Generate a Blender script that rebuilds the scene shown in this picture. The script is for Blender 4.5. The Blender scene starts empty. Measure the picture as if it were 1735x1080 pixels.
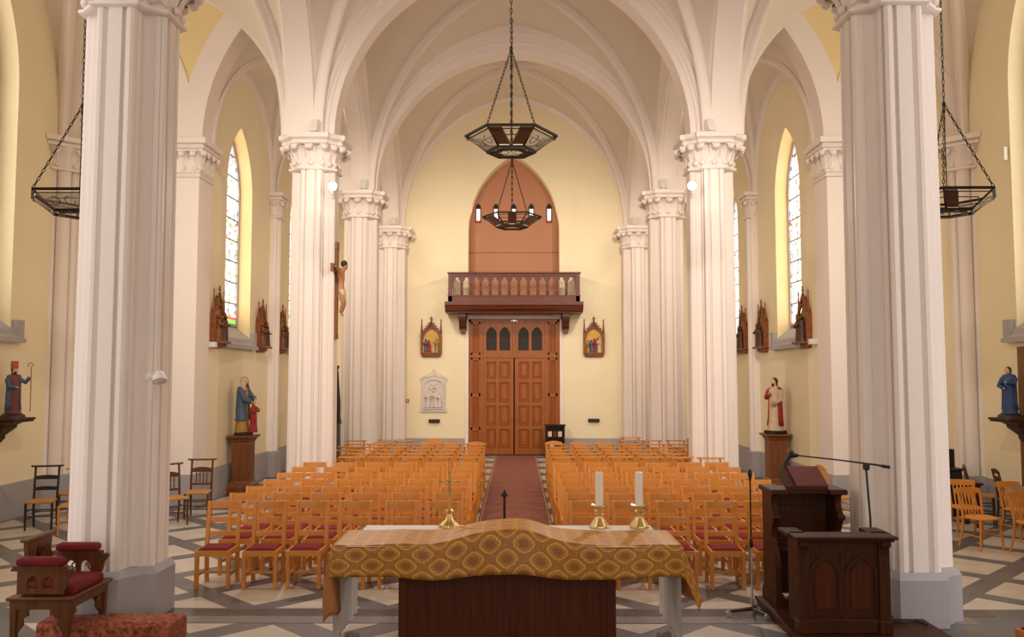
import bpy, math, random
from mathutils import Vector, Matrix
random.seed(7)
R = math.radians
SC = bpy.context.scene
COL = SC.collection

# ------------------------------------------------------------------ camera
cam_d = bpy.data.cameras.new('camera')
cam_d.sensor_width = 36.0
cam_d.lens = 1450.0 / 1735.0 * 36.0
cam_d.clip_end = 200
cam = bpy.data.objects.new('camera', cam_d)
COL.objects.link(cam)
cam.location = (0.09, 0.0, 2.53)
cam.rotation_euler = (R(90) + math.atan(94 / 1450), 0, math.atan(8.5 / 1450))
SC.camera = cam

# ------------------------------------------------------------------ world, exposure
w = bpy.data.worlds.new('daylight'); SC.world = w
w.use_nodes = True
bg = w.node_tree.nodes['Background']
bg.inputs[0].default_value = (1.0, 0.915, 0.85, 1)
bg.inputs[1].default_value = 0.72
SC.view_settings.view_transform = 'Standard'
SC.view_settings.look = 'None'
SC.view_settings.gamma = 1.0
SC.view_settings.use_curve_mapping = False
SC.view_settings.exposure = 1.25
FL, NS, NC = 260.0, 170.0, 450.0          # power of the floodlights, of the unseen spots behind the nave capitals and of those added above the near columns (built further down)

# ------------------------------------------------------------------ materials
def lin(c):
    return tuple((x / 255 / 12.92) if x / 255 <= 0.04045 else ((x / 255 + 0.055) / 1.055) ** 2.4 for x in c)

MATS = {}
def mat(name, rgb, rough=0.6, metal=0.0, vary=0.06, scale=6.0, bump=0.0, bscale=60.0, stretch=None, rgb2=None, spec=0.5, coat=0.0, emit=None):
    """procedural paint / wood / metal: a colour with noise variation (stretched for grain) and fine bump"""
    m = bpy.data.materials.new(name); m.use_nodes = True
    nt = m.node_tree; N = nt.nodes; L = nt.links
    b = N['Principled BSDF']
    b.inputs['Roughness'].default_value = rough
    b.inputs['Metallic'].default_value = metal
    b.inputs['Specular IOR Level'].default_value = spec
    if coat: b.inputs['Coat Weight'].default_value = coat
    c1 = lin(rgb)
    c2 = lin(rgb2) if rgb2 else tuple(max(0, x * (1 - 2.5 * vary)) for x in c1)
    tc = N.new('ShaderNodeTexCoord'); mp = N.new('ShaderNodeMapping')
    L.new(tc.outputs['Object'], mp.inputs['Vector'])
    if stretch: mp.inputs['Scale'].default_value = stretch
    no = N.new('ShaderNodeTexNoise'); no.inputs['Scale'].default_value = scale
    no.inputs['Detail'].default_value = 5; no.inputs['Roughness'].default_value = 0.6
    L.new(mp.outputs[0], no.inputs['Vector'])
    rp = N.new('ShaderNodeValToRGB')
    rp.color_ramp.elements[0].position = 0.3; rp.color_ramp.elements[1].position = 0.7
    rp.color_ramp.elements[0].color = (*c2, 1); rp.color_ramp.elements[1].color = (*c1, 1)
    L.new(no.outputs[0], rp.inputs[0]); L.new(rp.outputs[0], b.inputs['Base Color'])
    if bump:
        n2 = N.new('ShaderNodeTexNoise'); n2.inputs['Scale'].default_value = bscale; n2.inputs['Detail'].default_value = 3
        L.new(mp.outputs[0], n2.inputs['Vector'])
        bp = N.new('ShaderNodeBump'); bp.inputs['Strength'].default_value = bump; bp.inputs['Distance'].default_value = 0.01
        L.new(n2.outputs[0], bp.inputs['Height']); L.new(bp.outputs[0], b.inputs['Normal'])
    if emit:
        b.inputs['Emission Color'].default_value = (*lin(emit[0]), 1); b.inputs['Emission Strength'].default_value = emit[1]
    MATS[name] = m
    return m

mat('white_plaster', (244, 232, 226), 0.55, vary=0.012, scale=1.2, bump=0.05, bscale=30)
mat('vault_plaster', (234, 222, 206), 0.6, vary=0.015, scale=0.8, bump=0.05, bscale=25)
mat('cream_paint', (247, 232, 198), 0.6, vary=0.015, scale=1.0, bump=0.05, bscale=30)
mat('ochre_paint', (244, 221, 168), 0.6, vary=0.015, scale=1.0, bump=0.05, bscale=30)
mat('niche_paint', (186, 130, 96), 0.6, vary=0.02, scale=1.0, bump=0.05, bscale=30)
mat('grey_paint', (172, 166, 170), 0.45, vary=0.03, scale=2.0, bump=0.05, bscale=30)
mat('dark_marble', (106, 105, 109), 0.32, vary=0.14, scale=2.2, bump=0.03, bscale=14)
mat('pale_marble', (208, 197, 184), 0.3, vary=0.05, scale=3.0, bump=0.02, bscale=20, rgb2=(186, 173, 160))
mat('carpet', (150, 92, 78), 0.95, vary=0.12, scale=3.0, bump=0.3, bscale=200, stretch=(1, 6, 1), rgb2=(126, 74, 62))
mat('carpet_edge', (205, 180, 165), 0.95, vary=0.1, scale=20)
mat('oak', (216, 146, 66), 0.38, vary=0.1, scale=5, bump=0.05, bscale=30, stretch=(6, 6, 0.7), rgb2=(196, 118, 38))
mat('oak_flat', (216, 146, 66), 0.38, vary=0.1, scale=5, bump=0.05, bscale=30, stretch=(0.7, 8, 8), rgb2=(200, 122, 40))
mat('straw', (206, 150, 84), 0.8, vary=0.2, scale=6, bump=0.5, bscale=40, stretch=(1, 12, 1), rgb2=(170, 112, 54))
mat('red_velvet', (132, 6, 18), 0.8, vary=0.2, scale=5, bump=0.15, bscale=120, rgb2=(96, 3, 12))
mat('door_wood', (172, 98, 34), 0.42, vary=0.15, scale=4, bump=0.06, bscale=20, stretch=(8, 8, 0.5), rgb2=(146, 76, 22))
mat('balcony_wood', (112, 50, 22), 0.42, vary=0.15, scale=4, bump=0.06, bscale=20, stretch=(1, 8, 8), rgb2=(84, 34, 14))
mat('dark_wood', (78, 40, 18), 0.45, spec=0.2, vary=0.2, scale=4, bump=0.06, bscale=20, stretch=(8, 8, 0.6), rgb2=(54, 27, 14))
mat('altar_wood', (92, 42, 16), 0.5, spec=0.18, vary=0.2, scale=3, bump=0.05, bscale=20, stretch=(10, 10, 0.4), rgb2=(66, 28, 12))
mat('pedestal_wood', (140, 80, 32), 0.4, vary=0.15, scale=4, stretch=(8, 8, 0.6), rgb2=(98, 52, 20))
mat('black_wood', (44, 34, 34), 0.4, vary=0.2, scale=4, stretch=(8, 8, 0.6))
mat('brown_wood', (96, 54, 30), 0.4, vary=0.2, scale=4, stretch=(8, 8, 0.6))
mat('carved_wood', (152, 88, 40), 0.5, vary=0.25, scale=12, bump=0.2, bscale=60, rgb2=(112, 58, 24))
mat('gilded', (214, 168, 88), 0.45, metal=0.35, vary=0.15, scale=20, bump=0.3, bscale=60)
mat('black_iron', (48, 40, 34), 0.45, metal=0.7, vary=0.2, scale=20)
mat('iron_light', (88, 72, 60), 0.4, metal=0.8, vary=0.2, scale=20)
mat('brass', (228, 198, 140), 0.28, metal=1.0, vary=0.1, scale=20)
mat('chrome', (200, 195, 190), 0.2, metal=1.0, vary=0.05, scale=20)
mat('matt_black', (24, 22, 22), 0.5, vary=0.1)
mat('white_cloth', (246, 236, 234), 0.85, vary=0.02, scale=4, bump=0.1, bscale=120)
wx = mat('wax', (250, 242, 232), 0.45, vary=0.01, scale=4).node_tree.nodes['Principled BSDF']
wx.inputs['Subsurface Weight'].default_value = 0.6; wx.inputs['Subsurface Radius'].default_value = (.05, .04, .03)
mat('white_marble', (224, 212, 206), 0.5, vary=0.06, scale=5, bump=0.1, bscale=20)
mat('grey_box', (232, 228, 222), 0.4, vary=0.03)
mat('dark_glass', (62, 55, 50), 0.5, spec=0.2, vary=0.1, scale=8)
mat('skin', (226, 184, 150), 0.55, vary=0.04, scale=8)
mat('red_robe', (176, 40, 44), 0.55, vary=0.1, scale=8, rgb2=(140, 26, 32))
mat('blue_robe', (84, 106, 134), 0.55, vary=0.1, scale=8, rgb2=(62, 82, 110))
mat('deep_blue', (48, 84, 140), 0.5, vary=0.15, scale=8, rgb2=(28, 52, 100))
mat('pale_robe', (222, 200, 172), 0.55, vary=0.1, scale=10, rgb2=(190, 160, 128))
mat('gold_robe', (196, 146, 74), 0.5, vary=0.2, scale=12)
mat('brown_hair', (78, 50, 34), 0.7, vary=0.15, scale=20)
mat('leather_red', (104, 32, 34), 0.5, vary=0.1, scale=8, bump=0.1)
mat('paper', (232, 218, 190), 0.8, vary=0.04)
mat('signal_red', (196, 40, 34), 0.4, vary=0.05)
mat('rug_pattern', (196, 112, 78), 0.95, vary=0.3, scale=26, bump=0.4, bscale=120, rgb2=(84, 26, 22))
mat('floodlight', (255, 248, 240), 0.4, emit=((255, 244, 232), 60.0))
mat('lamp_panel', (235, 225, 215), 0.2)
mat('small_window', (255, 240, 210), 0.3, emit=((255, 236, 200), 3.0))
mat('frosted', (225, 215, 205), 0.25, vary=0.03)

def stained_glass():
    """bright leaded glass: pale diamond quarries with coloured bits towards the border, lit by the day outside"""
    m = bpy.data.materials.new('stained_glass'); m.use_nodes = True
    nt = m.node_tree; N = nt.nodes; L = nt.links
    b = N['Principled BSDF']; b.inputs['Roughness'].default_value = 0.25
    tc = N.new('ShaderNodeTexCoord')
    vo = N.new('ShaderNodeTexVoronoi'); vo.inputs['Scale'].default_value = 14.0
    L.new(tc.outputs['Object'], vo.inputs['Vector'])
    sep = N.new('ShaderNodeSeparateColor'); L.new(vo.outputs['Color'], sep.inputs[0])
    rp = N.new('ShaderNodeValToRGB'); rp.color_ramp.interpolation = 'CONSTANT'
    els = [(0.0, (250, 244, 226)), (0.5, (250, 250, 246)), (0.66, (226, 232, 214)), (0.74, (240, 200, 120)),
           (0.82, (206, 90, 40)), (0.88, (92, 150, 84)), (0.93, (70, 100, 150)), (0.97, (168, 30, 34))]
    for i, (p, c) in enumerate(els):
        e = rp.color_ramp.elements[i] if i < 2 else rp.color_ramp.elements.new(p)
        e.position = p; e.color = (*lin(c), 1)
    L.new(sep.outputs[0], rp.inputs[0])
    ve = N.new('ShaderNodeTexVoronoi'); ve.feature = 'DISTANCE_TO_EDGE'; ve.inputs['Scale'].default_value = 14.0
    L.new(tc.outputs['Object'], ve.inputs['Vector'])
    gt = N.new('ShaderNodeMath'); gt.operation = 'GREATER_THAN'; gt.inputs[1].default_value = 0.045
    L.new(ve.outputs['Distance'], gt.inputs[0])
    mx = N.new('ShaderNodeMix'); mx.data_type = 'RGBA'
    mx.inputs[6].default_value = (0.12, 0.11, 0.1, 1)
    L.new(gt.outputs[0], mx.inputs[0]); L.new(rp.outputs[0], mx.inputs[7])
    L.new(mx.outputs[2], b.inputs['Base Color']); L.new(mx.outputs[2], b.inputs['Emission Color'])
    b.inputs['Emission Strength'].default_value = 1.6
    MATS['stained_glass'] = m
stained_glass()

def solid_glass(name, rgb):
    m = mat(name, rgb, 0.25, emit=(rgb, 1.2)); return m
solid_glass('green_glass', (90, 150, 70)); solid_glass('red_glass', (190, 60, 30)); solid_glass('amber_glass', (240, 190, 110))

def brocade():
    """gold damask: dark medallions in a lattice of ogee bands (object coordinates = cloth metres)"""
    m = bpy.data.materials.new('brocade'); m.use_nodes = True
    nt = m.node_tree; N = nt.nodes; L = nt.links
    b = N['Principled BSDF']; b.inputs['Roughness'].default_value = 0.5
    uv = N.new('ShaderNodeUVMap')
    sp = N.new('ShaderNodeSeparateXYZ'); L.new(uv.outputs[0], sp.inputs[0])
    def mth(op, a, bb=None, v=None):
        n = N.new('ShaderNodeMath'); n.operation = op
        if hasattr(a, 'is_linked') or hasattr(a, 'links'): L.new(a, n.inputs[0])
        else: n.inputs[0].default_value = a
        if bb is not None:
            if hasattr(bb, 'links'): L.new(bb, n.inputs[1])
            else: n.inputs[1].default_value = bb
        return n.outputs[0]
    P = 0.30; Q = 0.21
    ux = mth('MULTIPLY', sp.outputs[0], 2 * math.pi / P); uy = mth('MULTIPLY', sp.outputs[1], 2 * math.pi / Q)
    cx = mth('COSINE', ux); cy = mth('COSINE', uy)
    ab = mth('ABSOLUTE', mth('ADD', cx, cy))     # 2 at medallion centres, 0 along the corridors between them
    no = N.new('ShaderNodeTexNoise'); no.inputs['Scale'].default_value = 60; no.inputs['Detail'].default_value = 3; L.new(uv.outputs[0], no.inputs['Vector'])
    wig = mth('MULTIPLY', mth('SUBTRACT', no.outputs[0], 0.5), 0.55)
    lobes = mth('MULTIPLY', mth('MULTIPLY', mth('SINE', mth('MULTIPLY', ux, 6.0)), mth('SINE', mth('MULTIPLY', uy, 6.0))), 0.10)
    a2 = mth('ADD', mth('ADD', ab, wig), lobes)
    ring_ = mth('ABSOLUTE', mth('SUBTRACT', a2, 0.72))                 # pale ogee outline round each medallion
    petals = mth('MULTIPLY', mth('ABSOLUTE', mth('SINE', mth('MULTIPLY', a2, 7.5))), 0.24)
    flow = mth('MULTIPLY', mth('ABSOLUTE', mth('MULTIPLY', mth('SINE', mth('MULTIPLY', ux, 4.0)), mth('SINE', mth('MULTIPLY', uy, 4.0)))), 0.10)
    val = mth('SUBTRACT', mth('SUBTRACT', ring_, petals), flow)
    mr = mth('ADD', mth('MULTIPLY', val, 1.0), 0.1)
    rp = N.new('ShaderNodeValToRGB'); e = rp.color_ramp.elements
    e[0].position = 0.10; e[0].color = (*lin((222, 158, 58)), 1)
    e[1].position = 0.27; e[1].color = (*lin((152, 98, 26)), 1)
    k = rp.color_ramp.elements.new(0.55); k.color = (*lin((186, 128, 46)), 1)
    k = rp.color_ramp.elements.new(0.80); k.color = (*lin((150, 96, 28)), 1)
    k = rp.color_ramp.elements.new(0.18); k.color = (*lin((184, 122, 34)), 1)
    L.new(mr, rp.inputs[0]); L.new(rp.outputs[0], b.inputs['Base Color'])
    b.inputs['Sheen Weight'].default_value = 0.6; b.inputs['Sheen Roughness'].default_value = 0.25
    b.inputs['Sheen Tint'].default_value = (*lin((240, 180, 84)), 1)
    bp = N.new('ShaderNodeBump'); bp.inputs['Strength'].default_value = 0.2; bp.inputs['Distance'].default_value = 0.003
    L.new(mr, bp.inputs['Height']); L.new(bp.outputs[0], b.inputs['Normal'])
    MATS['brocade'] = m
brocade()
mat('lining', (186, 124, 74), 0.8, vary=0.08, scale=8)
mat('gold_plain', (214, 160, 84), 0.7, vary=0.06, scale=30, bump=0.15, bscale=90)

# ------------------------------------------------------------------ mesh builder
class MB:
    def __init__(s): s.v = []; s.f = []; s.uv = None
    def add(s, vs, fs):
        o = len(s.v); s.v += [tuple(p) for p in vs]; s.f += [tuple(i + o for i in f) for f in fs]; return s
    def box(s, c, d, rz=0.0, b=0.0):
        """box centred at c with size d, optionally chamfered by b"""
        x, y, z = d[0] / 2, d[1] / 2, d[2] / 2
        ca, sa = math.cos(rz), math.sin(rz)
        if b <= 0:
            P = [(i * x, j * y, k * z) for i in (-1, 1) for j in (-1, 1) for k in (-1, 1)]
            F = [(0, 1, 3, 2), (4, 6, 7, 5), (0, 4, 5, 1), (2, 3, 7, 6), (0, 2, 6, 4), (1, 5, 7, 3)]
        else:
            P = []
            for k, (dz, sh) in enumerate(((-z, b), (-z + b, 0), (z - b, 0), (z, b))):
                for (i, j) in ((-1, -1), (1, -1), (1, 1), (-1, 1)):
                    P.append((i * (x - sh), j * (y - sh), dz))
            F = [(3, 2, 1, 0), (12, 13, 14, 15)]
            for k in range(3):
                for i in range(4):
                    F.append((k * 4 + i, k * 4 + (i + 1) % 4, k * 4 + 4 + (i + 1) % 4, k * 4 + 4 + i))
        s.add([(c[0] + p[0] * ca - p[1] * sa, c[1] + p[0] * sa + p[1] * ca, c[2] + p[2]) for p in P], F); return s
    def bb(s, x0, x1, y0, y1, z0, z1, b=0.0):
        return s.box(((x0 + x1) / 2, (y0 + y1) / 2, (z0 + z1) / 2), (x1 - x0, y1 - y0, z1 - z0), 0, b)
    def bar(s, a, c, wd, th, up=(0, 0, 1)):
        """rectangular bar from a to c, width wd across, thickness th along up"""
        a = Vector(a); c = Vector(c); t = (c - a).normalized(); up = Vector(up)
        if abs(t.dot(up)) > 0.95: up = Vector((0, 1, 0))
        n = t.cross(up).normalized(); u = n.cross(t).normalized()
        P = [p + n * (i * wd / 2) + u * (j * th / 2) for p in (a, c) for (i, j) in ((-1, -1), (1, -1), (1, 1), (-1, 1))]
        s.add(P, [(3, 2, 1, 0), (4, 5, 6, 7)] + [(i, (i + 1) % 4, 4 + (i + 1) % 4, 4 + i) for i in range(4)]); return s
    def tube(s, pts, rad, n=8, closed=False, caps=True):
        pts = [Vector(p) for p in pts]; m = len(pts)
        rad = rad if isinstance(rad, (list, tuple)) else [rad] * m
        T = []
        for i in range(m):
            a = pts[i - 1] if (i or closed) else pts[i]; c = pts[(i + 1) % m] if (i < m - 1 or closed) else pts[i]
            T.append((c - a).normalized())
        ref = Vector((0, 0, 1)) if abs(T[0].z) < 0.9 else Vector((1, 0, 0))
        nrm = (ref - T[0] * ref.dot(T[0])).normalized(); V = []
        for i in range(m):
            nrm = (nrm - T[i] * nrm.dot(T[i]))
            nrm = nrm.normalized() if nrm.length > 1e-6 else T[i].orthogonal().normalized()
            bn = T[i].cross(nrm)
            for k in range(n):
                a = 2 * math.pi * k / n
                V.append(pts[i] + (nrm * math.cos(a) + bn * math.sin(a)) * rad[i])
        F = []
        for i in range(m if closed else m - 1):
            j = (i + 1) % m
            F += [(i * n + k, i * n + (k + 1) % n, j * n + (k + 1) % n, j * n + k) for k in range(n)]
        if caps and not closed: F += [tuple(range(n - 1, -1, -1)), tuple((m - 1) * n + k for k in range(n))]
        s.add(V, F); return s
    def lathe(s, prof, c=(0, 0, 0), n=20, sx=1.0, sy=1.0, caps=True):
        """prof: (r, z) from the bottom up"""
        V = []; m = len(prof)
        for r, z in prof:
            for k in range(n):
                a = 2 * math.pi * k / n; V.append((c[0] + r * sx * math.cos(a), c[1] + r * sy * math.sin(a), c[2] + z))
        F = [(i * n + k, i * n + (k + 1) % n, (i + 1) * n + (k + 1) % n, (i + 1) * n + k) for i in range(m - 1) for k in range(n)]
        if caps: F += [tuple(range(n - 1, -1, -1)), tuple((m - 1) * n + k for k in range(n))]
        s.add(V, F); return s
    def loft(s, rings, caps=True, closed=True):
        n = len(rings[0]); m = len(rings); V = [p for r in rings for p in r]; q = n if closed else n - 1
        F = [(i * n + k, i * n + (k + 1) % n, (i + 1) * n + (k + 1) % n, (i + 1) * n + k) for i in range(m - 1) for k in range(q)]
        if caps: F += [tuple(range(n - 1, -1, -1)), tuple((m - 1) * n + k for k in range(n))]
        s.add(V, F); return s
    def prism(s, poly, a, b, axis='z'):
        """extrude a 2D polygon (counter-clockwise) from a to b along an axis; (u, v) = (x,y) / (x,z) / (y,z)"""
        def P(u, v, t): return (u, v, t) if axis == 'z' else ((u, t, v) if axis == 'y' else (t, u, v))
        n = len(poly)
        s.add([P(u, v, a) for u, v in poly] + [P(u, v, b) for u, v in poly],
              [tuple(range(n - 1, -1, -1)), tuple(range(n, 2 * n))] + [(i, (i + 1) % n, n + (i + 1) % n, n + i) for i in range(n)]); return s
    def ball(s, c, r, n=10, m=7, sx=1, sy=1, sz=1):
        return s.lathe([(max(0.001, math.sin(math.pi * i / m)) * r, -math.cos(math.pi * i / m) * r * sz) for i in range(m + 1)], c, n, sx, sy)
    def xf(s, M):
        s.v = [tuple(M @ Vector(p)) for p in s.v]; return s
    def mesh(s, name, m, smooth=0):
        me = bpy.data.meshes.new(name); me.from_pydata(s.v, [], s.f)
        if m is not None: me.materials.append(MATS[m] if isinstance(m, str) else m)
        if s.uv:
            ul = me.uv_layers.new(name='UVMap')
            for lp in me.loops: ul.data[lp.index].uv = s.uv[lp.vertex_index]
        if smooth:
            me.polygons.foreach_set('use_smooth', [True] * len(me.polygons)); me.set_sharp_from_angle(angle=R(smooth))
        me.update(); return me
    def build(s, name, m, parent=None, smooth=0):
        return link(name, s.mesh(name, m, smooth), parent)

def link(name, me, parent=None, loc=None, rot=None, scale=None):
    o = bpy.data.objects.new(name, me); COL.objects.link(o)
    if parent is not None: o.parent = parent
    if loc is not None: o.location = loc
    if rot is not None: o.rotation_euler = rot
    if scale is not None: o.scale = scale if isinstance(scale, (tuple, list)) else (scale,) * 3
    return o
def empty(name, loc=(0, 0, 0), rz=0.0, parent=None):
    o = link(name, None, parent, loc, (0, 0, rz)); o.empty_display_size = 0.1; return o
def tag(o, label=None, cat=None, group=None, kind=None):
    for k, v in (('label', label), ('category', cat), ('group', group), ('kind', kind)):
        if v: o[k] = v
    return o
def structure(o, label=None): return tag(o, label, kind='structure')
def copy_tree(o, parent=None):
    c = o.copy(); COL.objects.link(c); c.parent = parent
    for ch in o.children: copy_tree(ch, c)
    return c

# ------------------------------------------------------------------ pointed arches
def arch_pts(a, h, d=0.0, n=14):
    """left half of a pointed arch as (x, z), x from -(a+d) at the springing to 0 at the apex; d offsets outwards"""
    out = []
    if h >= a:
        r = (a * a + h * h) / (2 * a); cx = r - a; rr = r + d
        t1 = math.acos(min(1, cx / rr))
        for i in range(n + 1):
            t = t1 * i / n; out.append((cx - rr * math.cos(t), rr * math.sin(t)))
    else:
        for i in range(n + 1):
            t = math.pi / 2 * i / n; out.append((-(a + d) * math.cos(t), (h + d) * math.sin(t)))
    out[-1] = (0.0, out[-1][1]); return out
def arch_full(a, h, d=0.0, n=14):
    L_ = arch_pts(a, h, d, n); return L_ + [(-x, z) for x, z in reversed(L_[:-1])]
def sweep_arch(mb, o, u, nrm, a, h, prof, n=14):
    """moulding swept along a pointed arch centred on o (springing level); prof = (w across, d outwards) closed loop"""
    o = Vector(o); u = Vector(u); nrm = Vector(nrm)
    curves = [arch_full(a, h, d, n) for w_, d in prof]
    rings = [[o + u * curves[j][i][0] + nrm * prof[j][0] + Vector((0, 0, curves[j][i][1])) for j in range(len(prof))] for i in range(2 * n + 1)]
    mb.loft(rings); return mb

# ================================================================== SETTING
ZS = 7.07                       # top of the capitals, where arches spring
Y1, Y2, Y3, Y4, YW = 9.1, 16.4, 21.4, 26.5, 26.86
XA, XT = 6.08, 8.78             # aisle wall, transept end wall

def wall(o, u, n, length, z0, ztop, ops):
    """wall plane from o along u, facing n; ops = (u0, u1, zb, zs, h, depth). Returns (face MB, reveal MB)"""
    o = Vector(o); u = Vector(u); n = Vector(n); F = MB(); V = MB()
    def P(a, z, d=0.0): return o + u * a - n * d + Vector((0, 0, z))
    flip = u.cross(Vector((0, 0, 1))).dot(n) < 0
    def quad(mb, p):
        mb.add(p if not flip else p[::-1], [(0, 1, 2, 3)])
    cur = 0.0
    for (u0, u1, zb, zs, h, dep) in sorted(ops):
        quad(F, [P(cur, z0), P(u0, z0), P(u0, ztop), P(cur, ztop)])
        m = (u0 + u1) / 2; a = (u1 - u0) / 2
        pts = [(m + x, zs + z) for x, z in arch_full(a, h, 0, 12)] if h > 0 else [(u0, zs), (u1, zs)]
        for (xa, za), (xb, zb_) in zip(pts[:-1], pts[1:]):
            quad(F, [P(xa, za), P(xb, zb_), P(xb, ztop), P(xa, ztop)])
            quad(V, [P(xa, za), P(xa, za, dep), P(xb, zb_, dep), P(xb, zb_)])
        if zb > z0:
            quad(F, [P(u0, z0), P(u1, z0), P(u1, zb), P(u0, zb)])
            quad(V, [P(u0, zb), P(u1, zb), P(u1, zb, dep), P(u0, zb, dep)])
        quad(V, [P(u0, zb), P(u0, zb, dep), P(u0, zs, dep), P(u0, zs)])
        quad(V, [P(u1, zs), P(u1, zs, dep), P(u1, zb, dep), P(u1, zb)])
        cur = u1
    quad(F, [P(cur, z0), P(length, z0), P(length, ztop), P(cur, ztop)])
    return F, V

# ------------------------------------------------------------------ floor
fl = MB().bb(-11, 11, -9, 27.6, -0.3, -0.005)
floor = structure(fl.build('floor', 'dark_marble'), 'grey marble church floor inlaid with pale lozenge tiles')
HD = 0.545; PT = 0.735
def clip(poly, x0, x1, y0, y1):
    for ax, lim, sg in ((0, x0, 1), (0, x1, -1), (1, y0, 1), (1, y1, -1)):
        out = []
        for i in range(len(poly)):
            p, q = poly[i - 1], poly[i]
            dp, dq = (p[ax] - lim) * sg, (q[ax] - lim) * sg
            if (dp >= 0) != (dq >= 0):
                t = dp / (dp - dq); out.append((p[0] + (q[0] - p[0]) * t, p[1] + (q[1] - p[1]) * t))
            if dq >= 0: out.append(q)
        poly = out
        if not poly: return poly
    return poly
tile_me = MB().prism([(0, -HD), (HD, 0), (0, HD), (-HD, 0)], -0.02, 0.0).mesh('tile', 'pale_marble')
def seen(x, y):
    return y > 7.6 and abs(x) < 0.62 * y + 0.6
def tile_field(cx, cy, x0, x1, y0, y1, skip=None):
    for a in range(-16, 17):
        for b in range(-3, 26):
            if (a + b) % 2: continue
            x, y = cx + PT * a, cy + PT * b
            if not (x0 - HD < x < x1 + HD and y0 - HD < y < y1 + HD) or not seen(x, y): continue
            if skip and skip(x, y): continue
            if x0 + HD <= x <= x1 - HD and y0 + HD <= y <= y1 - HD:
                link('tile', tile_me, floor, (x, y, 0)); continue
            p = clip([(0 + x, y - HD), (x + HD, y), (x, y + HD), (x - HD, y)], x0, x1, y0, y1)
            if len(p) >= 3 and max(q[0] for q in p) - min(q[0] for q in p) > 0.08 and max(q[1] for q in p) - min(q[1] for q in p) > 0.08:
                MB().prism(p, -0.02, 0.0).build('tile', 'pale_marble', floor)
tile_field(-2.79, 10.09, -XT + .1, XT - .1, 9.43, 16.1)
tile_field(-2.79, 10.09, -XA + .1, XA - .1, 16.35, 26.7)
tile_field(-2.38, 8.27, -4.6, 4.6, 5.0, 8.86, skip=lambda x, y: y > 8.6)
for i in range(-3, 4):
    x = -2.38 + 0.735 + 1.47 * i
    if abs(x) < 4.6: MB().prism([(x, 8.52), (x + .34, 8.86), (x - .34, 8.86)], -0.02, 0.0).build('tile', 'pale_marble', floor)
mat('band_marble', (134, 128, 126), 0.3, vary=0.1, scale=4)
mat('band_dark', (88, 84, 84), 0.3, vary=0.2, scale=6)
for i in range(-4, 4):
    MB().bb(i * 1.2, i * 1.2 + 1.196, 8.89, 9.13, -0.02, -0.001).build('slab', 'band_marble', floor)
    MB().bb(i * 1.2 + .3, i * 1.2 + 1.496, 9.135, 9.40, -0.02, -0.002).build('slab', 'band_dark', floor)

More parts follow.
